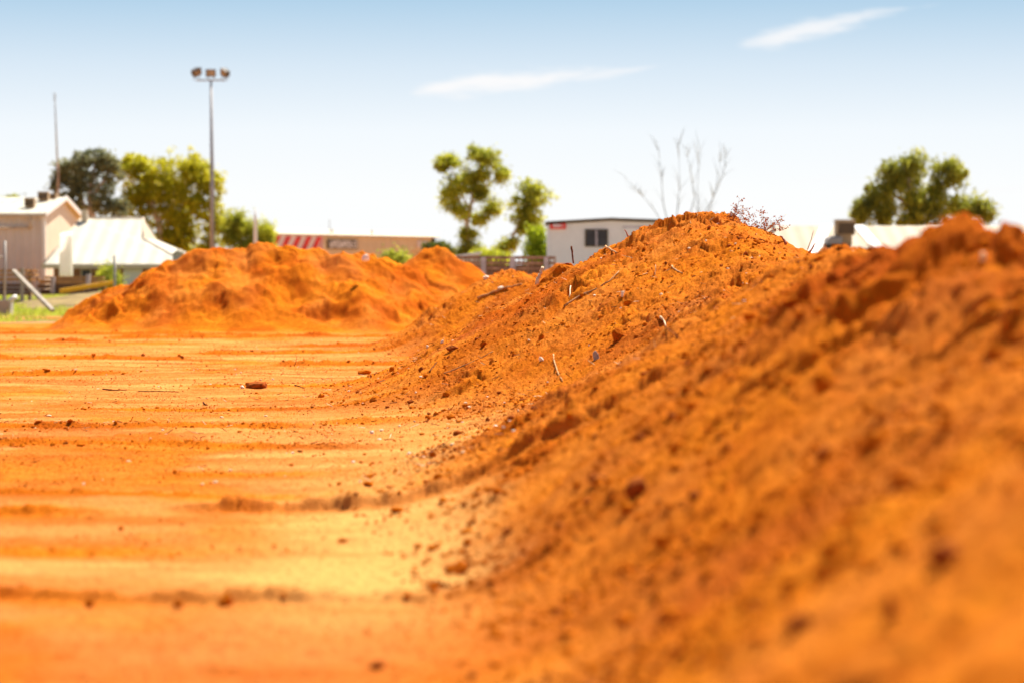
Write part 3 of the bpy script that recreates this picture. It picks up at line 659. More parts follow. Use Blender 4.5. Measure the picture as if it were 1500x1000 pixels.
# ------------------------------------------------------------------ trees
def tree(name, base, trunk, limbs, lobes, Y, mat, label, cat='tree', group=None, leaf=.20, dens=1.0, asp=.4, droop=0., bark='gumbark', seed=0, depth=.9, gap=.25):
    """trunk/limbs: lists of picture points with radii in metres at distance Y; lobes: (u, v, rx, ry) picture ellipses"""
    rg = np.random.default_rng(seed + 500); b = P(base[0], HOR, Y); b.z = -.1 if len(base) < 2 else base[1]
    e = empty(name, b, label, cat, group)
    t = MB(b); t.tube([P(u, v, Y + dy) if v is not None else b for u, v, dy, r in trunk], [r for *_, r in trunk], 10)
    t.build('trunk', M[bark], e, True)
    for L in limbs:
        MB(b).tube([P(u, v, Y + dy) for u, v, dy, r in L], [r for *_, r in L], 7).build('branch', M[bark], e, True)
    if not lobes: return e
    cs = []
    sub = []
    for (u, v, rx, ry) in lobes:
        for _ in range(5): sub.append((u + rg.uniform(-.72, .72) * rx, v + rg.uniform(-.7, .7) * ry, rx * rg.uniform(.4, .85), ry * rg.uniform(.4, .85)))
    for (u, v, rx, ry) in sub:
        c = np.array(P(u, v, Y)); k = Y / F; rx, ry = rx * k, ry * k; rz = max(rx, ry) * depth
        c[1] += rg.uniform(-.4, .4) * rz
        ncl = max(9, int(46 * (rx * ry) ** .8 * dens))
        q = rg.normal(0, 1, (ncl, 3)); q /= np.linalg.norm(q, axis=1)[:, None]; q *= rg.uniform(.35, 1.0, (ncl, 1)) ** .6
        q = q * rg.uniform(.8, 1.22, (ncl, 1)) * np.array([rx, rz, ry]) + c
        out_ = rg.random(ncl) < .28; q = np.where(out_[:, None], (q - c) * 1.5 + c, q)
        q = q[rg.random(len(q)) > gap]
        for p in q:
            m = rg.integers(10, 34); s = rg.uniform(.12, .42)
            g = rg.normal(0, s * .55, (m, 3)) * np.array([1, 1, .7 + droop * .8]); g[:, 2] -= droop * .2
            cs.append(p + g)
    for _ in range(int(26 * len(lobes) * dens)):          # stray sprays that tie the clumps together
        l1 = lobes[rg.integers(len(lobes))]; near = sorted(lobes, key=lambda q: (q[0] - l1[0]) ** 2 + (q[1] - l1[1]) ** 2)[:4]; l2 = near[rg.integers(len(near))]; t_ = rg.random()
        c = np.array(P(l1[0] + (l2[0] - l1[0]) * t_ + rg.normal(0, l1[2] * .5), l1[1] + (l2[1] - l1[1]) * t_ + rg.normal(0, l1[3] * .5), Y + rg.normal(0, l1[2] * .5 * Y / F)))
        s_ = rg.uniform(.10, .28); cs.append(c + rg.normal(0, s_, (rg.integers(5, 18), 3)) * np.array([1, 1, .8 + droop]))
    cs = np.concatenate(cs) - np.array(b)
    V, Fq = leafcards(cs, leaf * rg.uniform(.6, 1.3, len(cs)), asp, droop=droop * 1.5, rng=rg)
    np_mesh('crown', V, Fq, M[mat], e, False)
    return e
TG = 'trees behind the lot'
tree('gum_tree', (135, -.1), [(138, None, 0, .35), (136, 330, 0, .28), (132, 280, 0, .2), (140, 235, 0, .08)], [[(136, 320, 0, .18), (110, 280, 0, .12), (95, 245, 0, .05)], [(134, 290, 0, .15), (155, 260, 0, .1), (165, 235, 0, .05)]],
     [(140, 228, 22, 14), (120, 238, 14, 10), (160, 240, 14, 12), (96, 246, 12, 14), (88, 268, 10, 12), (122, 262, 18, 12), (150, 266, 22, 16), (104, 286, 16, 12), (136, 296, 24, 16), (112, 305, 14, 10), (160, 300, 20, 16)],
     175, 'gum', 'dark grey green gum tree with see-through gaps behind the shed roof', 'tree', TG, seed=1, dens=.45, gap=.35)
tree('pepper_tree', (232, -.1), [(238, None, 0, .4), (236, 345, 0, .34), (231, 322, 0, .26), (222, 300, 0, .2), (222, 285, .2, .15)], [[(226, 308, 0, .2), (205, 285, 0, .12), (190, 262, 0, .05)], [(232, 325, 0, .2), (262, 290, 0, .15), (285, 260, 0, .06)]],
     [(195, 252, 26, 18), (230, 248, 26, 16), (270, 244, 26, 18), (292, 264, 26, 24), (250, 272, 34, 22), (200, 276, 30, 20), (312, 272, 16, 14), (190, 300, 26, 20), (222, 302, 24, 20), (265, 302, 34, 24), (298, 300, 24, 22), (275, 335, 34, 24), (240, 340, 26, 22), (308, 335, 18, 24), (205, 330, 22, 16), (262, 360, 30, 14), (300, 362, 20, 12), (240, 352, 20, 12)],
     182, 'yellowgum', 'large rounded yellow green tree behind the cream house roof, left of the light tower', 'tree', TG, seed=2, dens=.62, gap=.2, asp=.3)
tree('pepper_tree', (345, -.1), [(350, None, 0, .2), (352, 370, 0, .15), (350, 335, 0, .08)], [[(352, 350, 0, .1), (366, 330, 0, .04)]],
     [(335, 330, 16, 16), (355, 325, 14, 12), (365, 340, 14, 16), (340, 352, 16, 12), (388, 335, 12, 10), (392, 350, 10, 10), (370, 356, 18, 8)],
     170, 'olive', 'low weeping green tree between the light tower and the striped wall', 'tree', TG, seed=3, droop=.8, dens=.45, gap=.35, asp=.2, leaf=.26)
tree('gum_tree', (686, -.1), [(686, None, 0, .2), (687, 362, 0, .16), (684, 330, 0, .13), (690, 300, 0, .1), (694, 262, 0, .05)], [[(684, 332, 0, .08), (676, 300, 0, .05), (660, 282, 0, .03)], [(690, 300, 0, .07), (715, 270, 0, .04), (725, 240, 0, .02)], [(688, 310, 0, .06), (668, 262, 0, .04), (655, 240, 0, .02)], [(686, 350, 0, .06), (682, 338, 0, .03)]],
     [(700, 226, 12, 7), (716, 236, 16, 12), (660, 236, 16, 7), (648, 246, 8, 7), (735, 254, 10, 14), (688, 258, 20, 10), (704, 258, 12, 10), (682, 276, 20, 14), (656, 286, 10, 14), (706, 280, 12, 12), (672, 304, 16, 14), (722, 306, 10, 10), (704, 322, 10, 6), (686, 346, 10, 8), (690, 368, 14, 10)],
     150, 'olive', 'tall gum tree with separate leaf clumps left of the white site office', 'tree', TG, seed=4, dens=.62, gap=.3, leaf=.14)
tree('gum_tree', (772, -.1), [(735, None, 0, .14), (742, 365, 0, .11), (757, 335, 0, .09), (768, 305, 0, .06), (775, 280, 0, .04)], [[(748, 352, 0, .05), (730, 362, 0, .04), (726, 374, 0, .02)], [(757, 336, 0, .05), (748, 345, 0, .03)]],
     [(775, 276, 22, 10), (782, 292, 22, 14), (765, 304, 16, 12), (774, 322, 16, 12), (770, 336, 8, 6), (738, 366, 6, 5), (732, 376, 6, 5), (748, 356, 5, 4)],
     140, 'olive', 'smaller gum tree leaning up beside the left end of the site office', 'tree', TG, seed=5, dens=.7, gap=.3, leaf=.13)
tree('bush', (786, -.1), [(787, None, 0, .1), (788, 385, 0, .08), (788, 360, 0, .04)], [], [(785, 362, 8, 10), (789, 378, 9, 14), (787, 345, 6, 8), (788, 398, 9, 14)], 100, 'lime', 'bright lime green bush against the left end of the site office', 'bush', None, seed=6, leaf=.09, dens=2.2, gap=.1)
tree('pepper_tree', (1340, -.1), [(1345, None, 0, .45), (1346, 330, 0, .36), (1340, 300, 0, .25), (1330, 260, 0, .12)], [[(1344, 310, 0, .2), (1372, 285, 0, .12), (1385, 260, 0, .05)], [(1342, 310, 0, .18), (1310, 285, 0, .1), (1285, 285, 0, .04)]],
     [(1345, 242, 22, 14), (1318, 246, 18, 14), (1305, 262, 16, 14), (1330, 264, 22, 18), (1386, 248, 18, 12), (1396, 264, 16, 18), (1376, 276, 18, 18), (1345, 290, 26, 22), (1290, 284, 18, 16), (1272, 300, 14, 10), (1262, 314, 10, 10), (1300, 308, 12, 16), (1370, 310, 28, 20), (1400, 302, 20, 12), (1425, 304, 16, 8), (1446, 310, 8, 8), (1340, 318, 24, 16)],
     150, 'drab', 'broad drooping dark green tree behind the rough peak of the bank', 'tree', TG, seed=8, droop=.6, dens=.55, gap=.3, asp=.25, leaf=.22)
tree('bush', (640, -.1), [(640, None, 0, .1), (642, 395, 0, .08), (644, 375, 0, .04)], [], [(640, 366, 12, 8), (655, 370, 12, 8), (628, 366, 8, 8)], 190, 'deep', 'dark green bush beyond the end of the tan building', 'bush', None, seed=9, dens=1.2)
tree('bush', (718, -.1), [(718, None, 0, .1), (720, 395, 0, .06), (722, 385, 0, .04)], [], [(712, 376, 14, 6), (732, 380, 12, 6)], 120, 'olive', 'low olive bush showing over the rail fence', 'bush', None, seed=10, dens=1.4, leaf=.12)
tree('bush', (12, -.1), [(12, None, 0, .2), (13, 330, 0, .15), (14, 300, 0, .08)], [], [(14, 294, 12, 6)], 190, 'olive', 'treetop just showing above the shed roof at the left edge', 'tree', None, seed=11)
tree('bush', (576, -.1), [(578, None, 0, .1), (578, 395, 0, .08), (579, 382, 0, .04)], [], [(574, 381, 4, 5), (582, 382, 4, 4)], 95, 'drab', 'dull green bush in front of the tan building', 'bush', None, seed=12, leaf=.1, dens=2)
# bare dead tree, branches fanning out
dk = 130
fans = [[(985, 355), (960, 310), (940, 285), (918, 262)], [(985, 355), (972, 300), (968, 250), (963, 205)], [(992, 350), (992, 310), (996, 270), (994, 202)], [(1000, 350), (1018, 290), (1012, 250), (1004, 215)],
        [(1002, 350), (1022, 320), (1022, 270), (1024, 205)], [(1006, 355), (1036, 320), (1048, 280), (1056, 225)], [(1010, 350), (1044, 292), (1060, 255), (1066, 212)]]
e = tree('dead_tree', (1000, -.1), [(1000, None, 0, .2), (998, 370, 0, .18), (997, 350, 0, .14)], [], [], dk, 'gum', 'leafless dead tree with branches fanning into the sky behind the bank', 'tree', TG, bark='palebark')
bb = e.location
for i, L in enumerate(fans):
    rr = random.Random(i + 40); ps = [P(u, v, dk + rr.uniform(-.6, .6)) for u, v in L]
    m = MB(bb).tube([P(998, 362, dk)] + ps, [.055, .038, .026, .015, .005], 6)
    for j in (1, 2):
        for k in range(6):
            a = ps[j].lerp(ps[j + 1], rr.random()); d = (ps[j + 1] - ps[j]) * rr.uniform(.25, .5) + Vector((rr.uniform(-.6, .6), rr.uniform(-.5, .5), .1))
            m.tube([a, a + d * .5 + Vector((0, 0, .08)), a + d], [.016, .010, .004], 5)
    m.build('branch', M['palebark'], e, True)

# ------------------------------------------------------------------ grass on the left bank
def grass_blades():
    n = 60000
    x = RNG.uniform(-24, -8.2, n); y = RNG.uniform(67, 106, n)
    w = sstep(-.25, .35, fbm(x * .5, y * .3, 55, 3)) * (1 - .9 * np.exp(-((y - 74) / 2.4) ** 2)) * sstep(68, 70, y + fbm(x * .5, y * .4, 55, 3) * 2)
    k = RNG.random(n) < w; x, y = x[k], y[k]; n = len(x); z = G(x, y, False)
    h = RNG.uniform(.05, .20, n) * (1 + .5 * sstep(0, .6, fbm(x * .7, y * .4, 120, 2))); a = RNG.uniform(0, 6.28, n); lx = RNG.normal(0, .05, n); ly = RNG.normal(0, .05, n)
    wx, wy = np.cos(a) * .018, np.sin(a) * .018
    V = np.stack([np.stack([x - wx, y - wy, z - .01], -1), np.stack([x + wx, y + wy, z - .01], -1), np.stack([x + lx, y + ly, z + h], -1)], 1).reshape(-1, 3)
    o = np_mesh('grass', V, np.arange(n * 3).reshape(-1, 3), M['grass'], smooth=False); tag(o, 'strip of green grass at the far left edge of the dirt', 'grass', kind='stuff')
grass_blades()

# ------------------------------------------------------------------ left yard
def quadprism(m, pts, thick):
    """roof slope from 3 or 4 corner points with thickness straight down"""
    return m.prism(pts, (0, 0, -thick))
# shed
Y0, Y1 = 140.0, 152.4; xr = -27.2; xl = -44.0; ze, za = 4.95, 6.06; ym = (Y0 + Y1) / 2
o0 = (xr, Y0, 0)
e = empty('shed', o0, 'large taupe metal shed with a cream gable end and low roof', 'shed')
MB(o0).box((xl, Y0, -.2), (xr - .02, Y0 + .1, ze)).build('wall', M['shed_wall'], e)
MB(o0).prism([(xr, Y0 + .1, -.2), (xr, Y1 - .1, -.2), (xr, Y1 - .1, ze), (xr, ym, za - .06), (xr, Y0 + .1, ze)], (-.1, 0, 0)).build('gable_wall', M['shed_side'], e)
MB(o0).box((xl, Y1 - .1, -.2), (xr - .12, Y1, ze)).build('wall', M['shed_wall'], e)
MB(o0).prism([(xl, Y0 - .3, ze - .03), (xl, ym, za), (xl, Y1 + .3, ze - .03), (xl, Y1 + .3, ze + .09), (xl, ym, za + .12), (xl, Y0 - .3, ze + .09)], (xr - xl + .25, 0, 0)).build('roof', M['cream_roof'], e)
MB(o0).bar((xr + .3, Y0 - .32, ze + .05), (xr + .3, ym, za + .08), .06, .26).bar((xr + .3, ym, za + .08), (xr + .3, Y1 + .3, ze + .05), .06, .26).build('bargeboard', M['white'], e)
MB(o0).box((xl, Y0 - .42, ze - .12), (xr + .25, Y0 - .3, ze + .02)).build('gutter', M['trim'], e)
MB(o0).box((xr + .0, Y0 - .05, -.2), (xr + .2, Y0 + .12, ze - .1)).build('corner_trim', M['white'], e)
MB(o0).tube([(xr - .6, Y0 - .25, ze - .1), (xr - .6, Y0 - .25, ze - .8)], .1, 8).build('downpipe', M['trim'], e, True)
MB(o0).tube([(xl + .1, Y0 - .2, ze - .75), (xr - .72, Y0 - .2, ze - .75)], .07, 8).build('pipe', M['trim'], e, True)
# evaporative coolers on roofs
def cooler(loc, w, d, h, label, group='evaporative coolers on the roofs'):
    e = empty('roof_cooler', loc, label, 'air cooler', group); z = Vector((0, 0, 0))
    MB().box((-w * .36, -d * .36, -.5), (w * .36, d * .36, h * .12)).build('duct', M['cooler'], e)
    MB().box((-w / 2, -d / 2, h * .12), (w / 2, d / 2, h)).build('case', M['cooler'], e, bevel=.03)
    MB().box((-w * .40, -d / 2 - .02, h * .2), (w * .46, -d / 2 - .003, h * .86)).build('louvre', M['louver'], e)
    MB().box((-w * .53, -d * .53, h * 1.003), (w * .53, d * .53, h * 1.07)).build('lid', M['trim'], e)
def on_shed(u, y):
    z = ze + .09 + (y - (Y0 - .3)) / (ym - Y0 + .3) * (za + .03 - ze); x = P(u, 300, y).x; return (x, y, z)
cooler(on_shed(44, 141.8), .58, .6, .55, 'front lower cooler on the shed roof, nearest its edge')
cooler(on_shed(64, 144.6), .62, .6, .52, 'taller middle cooler on the shed roof beside the thin mast')
cooler(on_shed(78, 145.6), .42, .5, .28, 'smallest cooler on the shed roof, right by the gable peak')
# mast
mb = P(84, 300, 147.5); mb.z = 5.8
e = empty('radio_mast', mb, 'tall thin radio mast with small cross bars rising above the shed', 'mast')
MB(mb).tube([mb, P(85, 262, 147.5), P(84, 240, 147.5)], [.10, .08, .07], 8).build('pole', M['rust'], e, True)
MB(mb).tube([P(84, 240, 147.5), P(82, 190, 147.5), P(80, 136, 147.5)], [.06, .045, .03], 8).build('whip', M['galv'], e, True)
for v in (138, 142, 146): MB(mb).bar(P(77.5, v, 147.5), P(82.5, v, 147.5), .03).build('crossbar', M['galv'], e)

# house
Yf, Yr, Yb = 127.0, 133.0, 139.0
zf = P(0, 387, Yf).z; zr = P(0, 320, Yr).z
xl_, xr_ = P(62, 0, Yf).x, P(275, 0, Yf).x; rl, rr_ = P(118, 0, Yr).x, P(209, 0, Yr).x
oh = (xl_, Yf, 0)
e = empty('house', oh, 'brown brick house with a big cream hip roof beside the shed', 'house')
g1 = Vector((rr_ + .35, Yr - 2.6, zr - 1.15)); g2 = Vector((rr_ + .35, Yr + 2.6, zr - 1.15))
gt = Vector((rr_, Yr, zr))
A, Bq, C, D = Vector((xl_, Yf, zf)), Vector((xr_, Yf, zf)), Vector((xr_, Yb, zf)), Vector((xl_, Yb, zf))
rlv = Vector((rl, Yr, zr))
m = MB(oh); m.prism([A, Bq, g1, gt, rlv], (0, 0, -.1)); m.prism([Bq, C, g2, g1], (0, 0, -.1)); m.prism([C, D, rlv, gt, g2], (0, 0, -.1)); m.prism([D, A, rlv], (0, 0, -.1))
rf = m.build('roof', M['cream_roof'], e)
MB(oh).prism([g1 + Vector((.02, .1, -.05)), g2 + Vector((.02, -.1, -.05)), gt + Vector((.02, 0, -.15))], (-.1, 0, 0)).build('gablet', M['trim'], rf)
m = MB(oh)
for a, b in ((rlv, gt), (gt, g1), (g1, Bq), (rlv, A)): m.tube([a + Vector((0, 0, .02)), b + Vector((0, 0, .02))], .055, 6)
m.build('ridge_cap', M['trim'], rf, True)
MB(oh).box((xl_ - .1, Yf - .16, zf - .24), (xr_ + .1, Yf - .02, zf - .03)).build('gutter', M['trim'], e)
MB(oh).box((xl_ + .4, Yf + .6, -.3), (xr_ - .5, Yb - .6, zf - .105)).build('wall', M['brick'], e)
for (a, b) in ((118, 131), (181, 205)):
    xa, xb = P(a, 0, Yf + .55).x, P(b, 0, Yf + .55).x
    w = MB(oh).box((xa - .06, Yf + .5, .9), (xb + .06, Yf + .6, zf - .25)).build('window', M['white' if a > 150 else 'trim'], e)
    MB(oh).box((xa + .02, Yf + .47, .97), (xb - .02, Yf + .497, zf - .31)).build('pane', M['glass' if a < 150 else 'office'], w)
cp = P(126, 322, Yr); MB(oh).box((cp.x - .16, Yr - .6, zr - .5), (cp.x + .16, Yr - .3, zr + .42)).build('flue', M['trim'], e)
# garden bush by the house
tree('bush', (160, .3), [(160, None, 0, .06), (160, 425, 0, .05), (160, 410, 0, .03)], [], [(158, 402, 10, 10), (164, 412, 9, 8)], 112, 'olive', 'leafy green bush under the eave of the brick house', 'bush', None, seed=14, leaf=.08, dens=2.5)
tree('bush', (268, .3), [(268, None, 0, .1), (266, 400, 0, .08), (264, 380, 0, .03)], [], [(262, 361, 8, 5)], 140, 'strawleaf', 'pale dry bush at the right tip of the cream house roof', 'bush', None, seed=15, leaf=.1, dens=2.5) if False else None
# white tank on the right tip of the roof line
wt = P(262, 366, 124); wt.z = 0
e = empty('water_tank', wt, 'small pale round tank beyond the right tip of the house roof', 'tank')
m = MB(); m.tube([(0, 0, -.1), (0, 0, 1.9), (0, 0, 2.5)], [.34, .34, .33], 20); m.build('tank', M['cement'], e, True)
MB().tube([(0, 0, 2.5), (0, 0, 2.75)], [.36, .12], 20).build('lid', M['cement'], e, True)

# white slatted roll standing in the yard
yv = 100.0; c = P(96, 407, yv); base = c.z
e = empty('mesh_roll', c, 'tall white ribbed roll standing upright in front of the house roof', 'mesh roll')
m = MB(); n = 22; prof = []
for i in range(n + 1):
    t = i / n; z = t * 1.78; r = .31 - .05 * t
    prof.append((z, r))
vs = []; fs = []; ka = 26
for z, r in prof:
    for k in range(ka + 1):
        a = R(-138 + 290 * k / ka); vs.append((r * math.cos(a) - .0 , r * math.sin(a) * .9, z + .10 * math.sin(z * 30) * .12 + (.12 * math.cos(a + 1) if z > 1.7 else 0)))
for i in range(n):
    for k in range(ka): q = i * (ka + 1) + k; fs.append((q, q + 1, q + ka + 2, q + ka + 1))
m.add(vs, fs); o = m.build('sheet', M['film'], e, True); md = o.modifiers.new('thick', 'SOLIDIFY'); md.thickness = .02
m = MB()
for i in range(1, 15):
    z = i * .118; r = .325 - .05 * z / 1.78
    m.tube([(r * math.cos(R(-138 + 290 * k / 24)), r * math.sin(R(-138 + 290 * k / 24)) * .9, z) for k in range(25)], .010, 5)
m.build('rib', M['trim'], e, True)

# timber racks and stacks
def timber_stack(u0, u1, y, layers, label, mat='timber', dpt=1.6):
    a, b = P(u0, 0, y).x, P(u1, 0, y).x; z0 = P(0, layers[0][1], y).z
    loc = ((a + b) / 2, y, 0); zg = float(G(np.array([loc[0]]), np.array([y]), False)[0])
    e = empty('timber_rack', (loc[0], y, zg), label, 'timber rack', 'racks of sawn timber in the yard')
    rr = random.Random(int(u0) + 3)
    for v0, v1 in layers:
        zt, zb = P(0, v0, y).z, P(0, v1, y).z; nb = 7
        for k in range(nb):
            yy = y + k * dpt / nb; s0, s1 = rr.uniform(-.12, .05), rr.uniform(-.1, .15)
            MB(e.location).box((a + s0, yy, zb + .01), (b + s1, yy + dpt / nb - .02, zt)).build('board', M[mat], e)
    return e, a, b
e, a, b = timber_stack(-40, 42, 96, [(395, 399), (401, 405), (407.5, 412)], 'rack of orange sawn timber boards in front of the shed')
for u in (30, -8):
    x = P(u, 0, 95.8).x
    for yy in (95.75, 97.3): MB(e.location).box((x - .07, yy, -.1), (x + .07, yy + .12, P(0, 393, 96).z)).build('post', M['greytimber'], e)
for k, v in enumerate((416, 422, 428)):
    for j in range(4): MB(e.location).box((a + .1 * j, 96.1 + .35 * j, P(0, v + 4.6, 96).z), (b - .15 * j, 96.4 + .35 * j, P(0, v, 96).z)).build('sleeper', M['oldtimber'], e)
# sleeper retaining wall climbing to the right
zg = .3
wb = P(55, 430, 98); wb.z = .3
e = empty('retaining_wall', wb, 'low retaining wall of brown timber sleepers with grey posts, in front of the house', 'retaining wall')
for k, (v0, v1, u0, u1) in enumerate(((405, 408.5, 62, 150), (410, 416, 55, 152), (417, 423, 52, 152), (424, 431, 50, 120))):
    MB(wb).box((P(u0, 0, 98).x, 98 + .01 * k, P(0, v1, 98).z), (P(u1, 0, 98).x, 98.2 + .02 * k, P(0, v0, 98).z)).build('sleeper', M['timber' if k in (0, 1) else 'oldtimber'], e)
for u, v0, v1 in ((75, 406, 430), (127, 402, 424), (54, 422, 446)):
    x = P(u, 0, 97.8).x; MB(wb).box((x - .075, 97.75, P(0, v1, 97.8).z), (x + .075, 97.95, P(0, v0, 97.8).z)).build('post', M['mauve'], e)
# bank of dry earth below the wall
def bank():
    nx, ny = 120, 26; X, T = np.meshgrid(np.linspace(-22.5, -12.0, nx), np.linspace(0, 1, ny))
    Y = 88 + T * 9.6; tx = np.clip((X + 19.6) / 6.5, 0, 1); top = .32 + .85 * tx ** 1.0
    Z = G(X, Y, False) - .02 + (top - .25) * sstep(0, 1, T) + fbm(X * 1.2, Y * 1.2, 130, 3) * .05
    v = np.stack([X, Y, Z], -1).reshape(-1, 3)
    o = np_mesh('earth_bank', v, quads(ny, nx), plain('dry_earth', (.26, .18, .065), .9, var=.3, scale=1.2, bmp=.05)); tag(o, 'olive brown bank of dry earth below the sleeper wall', 'earth bank')
bank()
# yellow beam
pa, pb = P(88, 427, 91), P(167, 414, 92.5)
e = tag(MB(pa).bar(pa, pb, .16, .16).build('steel_beam', M['yellow'], None, bevel=.015), 'bright yellow beam leaning along the dry earth bank', 'beam'); e.location = pa
# brace post and concrete foot
y = 78.; pb0 = P(7, 441, y)
e = empty('fence_post', (pb0.x, y, 0), 'thin grey post with a cross rail rising from a concrete block at the left edge', 'post')
MB(e.location).tube([P(7, 455, y), P(7, 353, y)], .045, 8).build('upright', M['galv'], e, True)
MB(e.location).tube([P(-20, 377, y), P(7, 377, y)], .03, 8).build('rail', M['galv'], e, True)
q0, q1 = P(-6, 463, y - .3), P(13.5, 440, y - .3)
MB(e.location).box((q0.x, y - .3, -.05), (q1.x, y + .4, q1.z)).build('footing', M['concrete'], e, bevel=.02)
wp = P(19, 437, y - .1); o = MB(wp).tube([wp - Vector((.1, 0, .08)), wp + Vector((.1, .1, .06))], [.09, .07], 12).build('bucket', M['white'], None, True); o.location = wp; tag(o, 'small white pot beside the concrete block at the left edge', 'pot')
wp.z -= 0
pa, pb = P(20, 397, 80.5), P(77, 455, 77.2)
o = MB(pa).bar(pa, pb, .13, .10).build('timber_prop', M['greytimber']); o.location = pa; tag(o, 'long pale timber leaning diagonally down into the grass', 'timber prop')
pa = P(168, 433, 84); o = MB(pa).tube([pa - Vector((0, 0, .5)), P(168, 374, 84)], .045, 8).build('fence_post', M['galv'], None, True); o.location = pa
tag(o, 'thin grey post beside the left flank of the long mound', 'post')

# ------------------------------------------------------------------ light tower
yt = 170.0; pb = P(311, 400, yt); pb.z = 0; ptop = P(309, 118, yt)
e = empty('light_tower', pb, 'tall steel light tower with three floodlights on a crossbar', 'light tower')
MB(pb).tube([(pb.x, yt, -.2), (pb.x * .999, yt, ptop.z * .45), (ptop.x, yt, ptop.z)], [.20, .15, .075], 16).build('pole', M['pole'], e, True)
MB(pb).box((pb.x - .35, yt - .35, -.1), (pb.x + .35, yt + .35, .06)).build('base_plate', M['galv'], e)
a, b = P(287, 118, yt), P(331, 118, yt)
MB(pb).bar(a, b, .12, .1).build('crossbar', M['pole'], e)
def flood(u, v, rz, tilt, lean=0):
    c = P(u, v, yt); f = bpy.data.objects.new('floodlight', None); COL.objects.link(f); f.parent = e
    f.location = c - pb; f.rotation_euler = (tilt, lean, rz)
    MB().prism([(-.28, .16, -.2), (.28, .16, -.2), (.28, .16, .2), (-.28, .16, .2)], (0, .10, 0)).build('back', M['lampdark'], f)
    MB().add([(-.28, .158, -.2), (.28, .158, -.2), (.28, .158, .2), (-.28, .158, .2), (-.36, -.14, -.27), (.36, -.14, -.27), (.36, -.14, .27), (-.36, -.14, .27)], [(0, 1, 5, 4), (1, 2, 6, 5), (2, 3, 7, 6), (3, 0, 4, 7), (3, 2, 1, 0)]).build('hood', M['lampdark'], f)
    MB().box((-.31, -.12, -.22), (.31, -.10, .22)).build('lens', M['lens'], f)
    for k in (-.2, .2): MB(pb).bar(c + Vector((k, 0, -.2)), P(u, 118, yt) + Vector((k, 0, 0)), .05).build('bracket', M['pole'], e)
flood(288, 106, R(50), R(16), R(-26)); flood(309, 107, R(0), R(14)); flood(329, 107, R(-48), R(16), R(26))
# plain pale pole
y = 150.; pb = P(374, 400, y); pb.z = 0
o = MB(pb).tube([(pb.x, y, -.1), (P(374, 350, y)), P(374, 322, y), P(374, 306, y)], [.13, .12, .10, .03], 10).build('flag_pole', M['white'], None, True); o.location = pb; tag(o, 'plain off-white pole between the light tower and the striped wall', 'pole')

# ------------------------------------------------------------------ striped / tan building
Ya, Yc = 186., 196.; zt = P(472, 346, Ya).z
L, Mi, Rr = P(385, 346, 180), P(472, 346, Ya), P(632, 352, Yc)
for p_ in (L, Mi, Rr): p_.z = 0
d = (Rr - Mi).normalized(); L = Mi - d * (Mi - L).length; nrm = Vector((d.y, -d.x, 0))  # towards us
e = empty('factory_building', Mi, 'long flat roofed tan building with a red and white striped left end', 'building')
back = Vector((0, 6, 0))
def wallp(a, b, z0, z1, off, th, name, mat, par):
    a, b = Vector(a), Vector(b); o_ = nrm * off
    return MB(Mi).prism([a + o_ + Vector((0, 0, z0)), b + o_ + Vector((0, 0, z0)), b + o_ + Vector((0, 0, z1)), a + o_ + Vector((0, 0, z1))], -nrm * th).build(name, M[mat], par)
fr = lambda u: (lambda t: Mi + d * t)(((P(u, 0, 100).x / 100) * Mi.y - Mi.x) / (d.x - (P(u, 0, 100).x / 100) * d.y))
hole0, hole1 = fr(602), fr(631)
w1 = wallp(Mi, hole0, -.2, zt, 0, .3, 'wall', 'tan', e)
wallp(hole0, hole1, zt - .95, zt, 0, .3, 'lintel', 'tan', e)
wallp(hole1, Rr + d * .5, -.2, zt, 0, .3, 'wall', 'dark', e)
wallp(L, Mi - d * .01, -.2, zt + .02, .1, .3, 'striped_wall', 'stripe_pale', e)
MB(Mi).prism([L + nrm * .2 + Vector((0, 0, zt + .02)), Rr + d * .8 + nrm * .2 + Vector((0, 0, zt + .02)), Rr + d * .8 + back + Vector((0, 0, zt + .5)), L + back + Vector((0, 0, zt + .5))], (0, 0, .1)).build('roof', M['cement'], e)
wallp(L + back, Rr + back, -.2, zt + .3, 0, .2, 'wall', 'tan', e)
wallp(hole0, hole1, -.2, zt - .95, -3, .2, 'bay_shade', 'dark', e)  # dark sheet painted as the shade inside the open bay
tot = (Mi - L).length; k = .55
s = .9
while s < tot + 1.5:
    a0, a1 = s - 1.6, s; z0, z1 = 2.1, zt - .06
    pts = []
    for (t, z) in ((a0, z0), (a0 + k, z0), (a1 + k, z1), (a1, z1)):
        tt = min(max(t, .02), tot - .02); pts.append(L + d * tt + nrm * .125 + Vector((0, 0, z)))
    MB(Mi).prism(pts, -nrm * .02).build('stripe', M['stripe_red'], e); s += 1.12
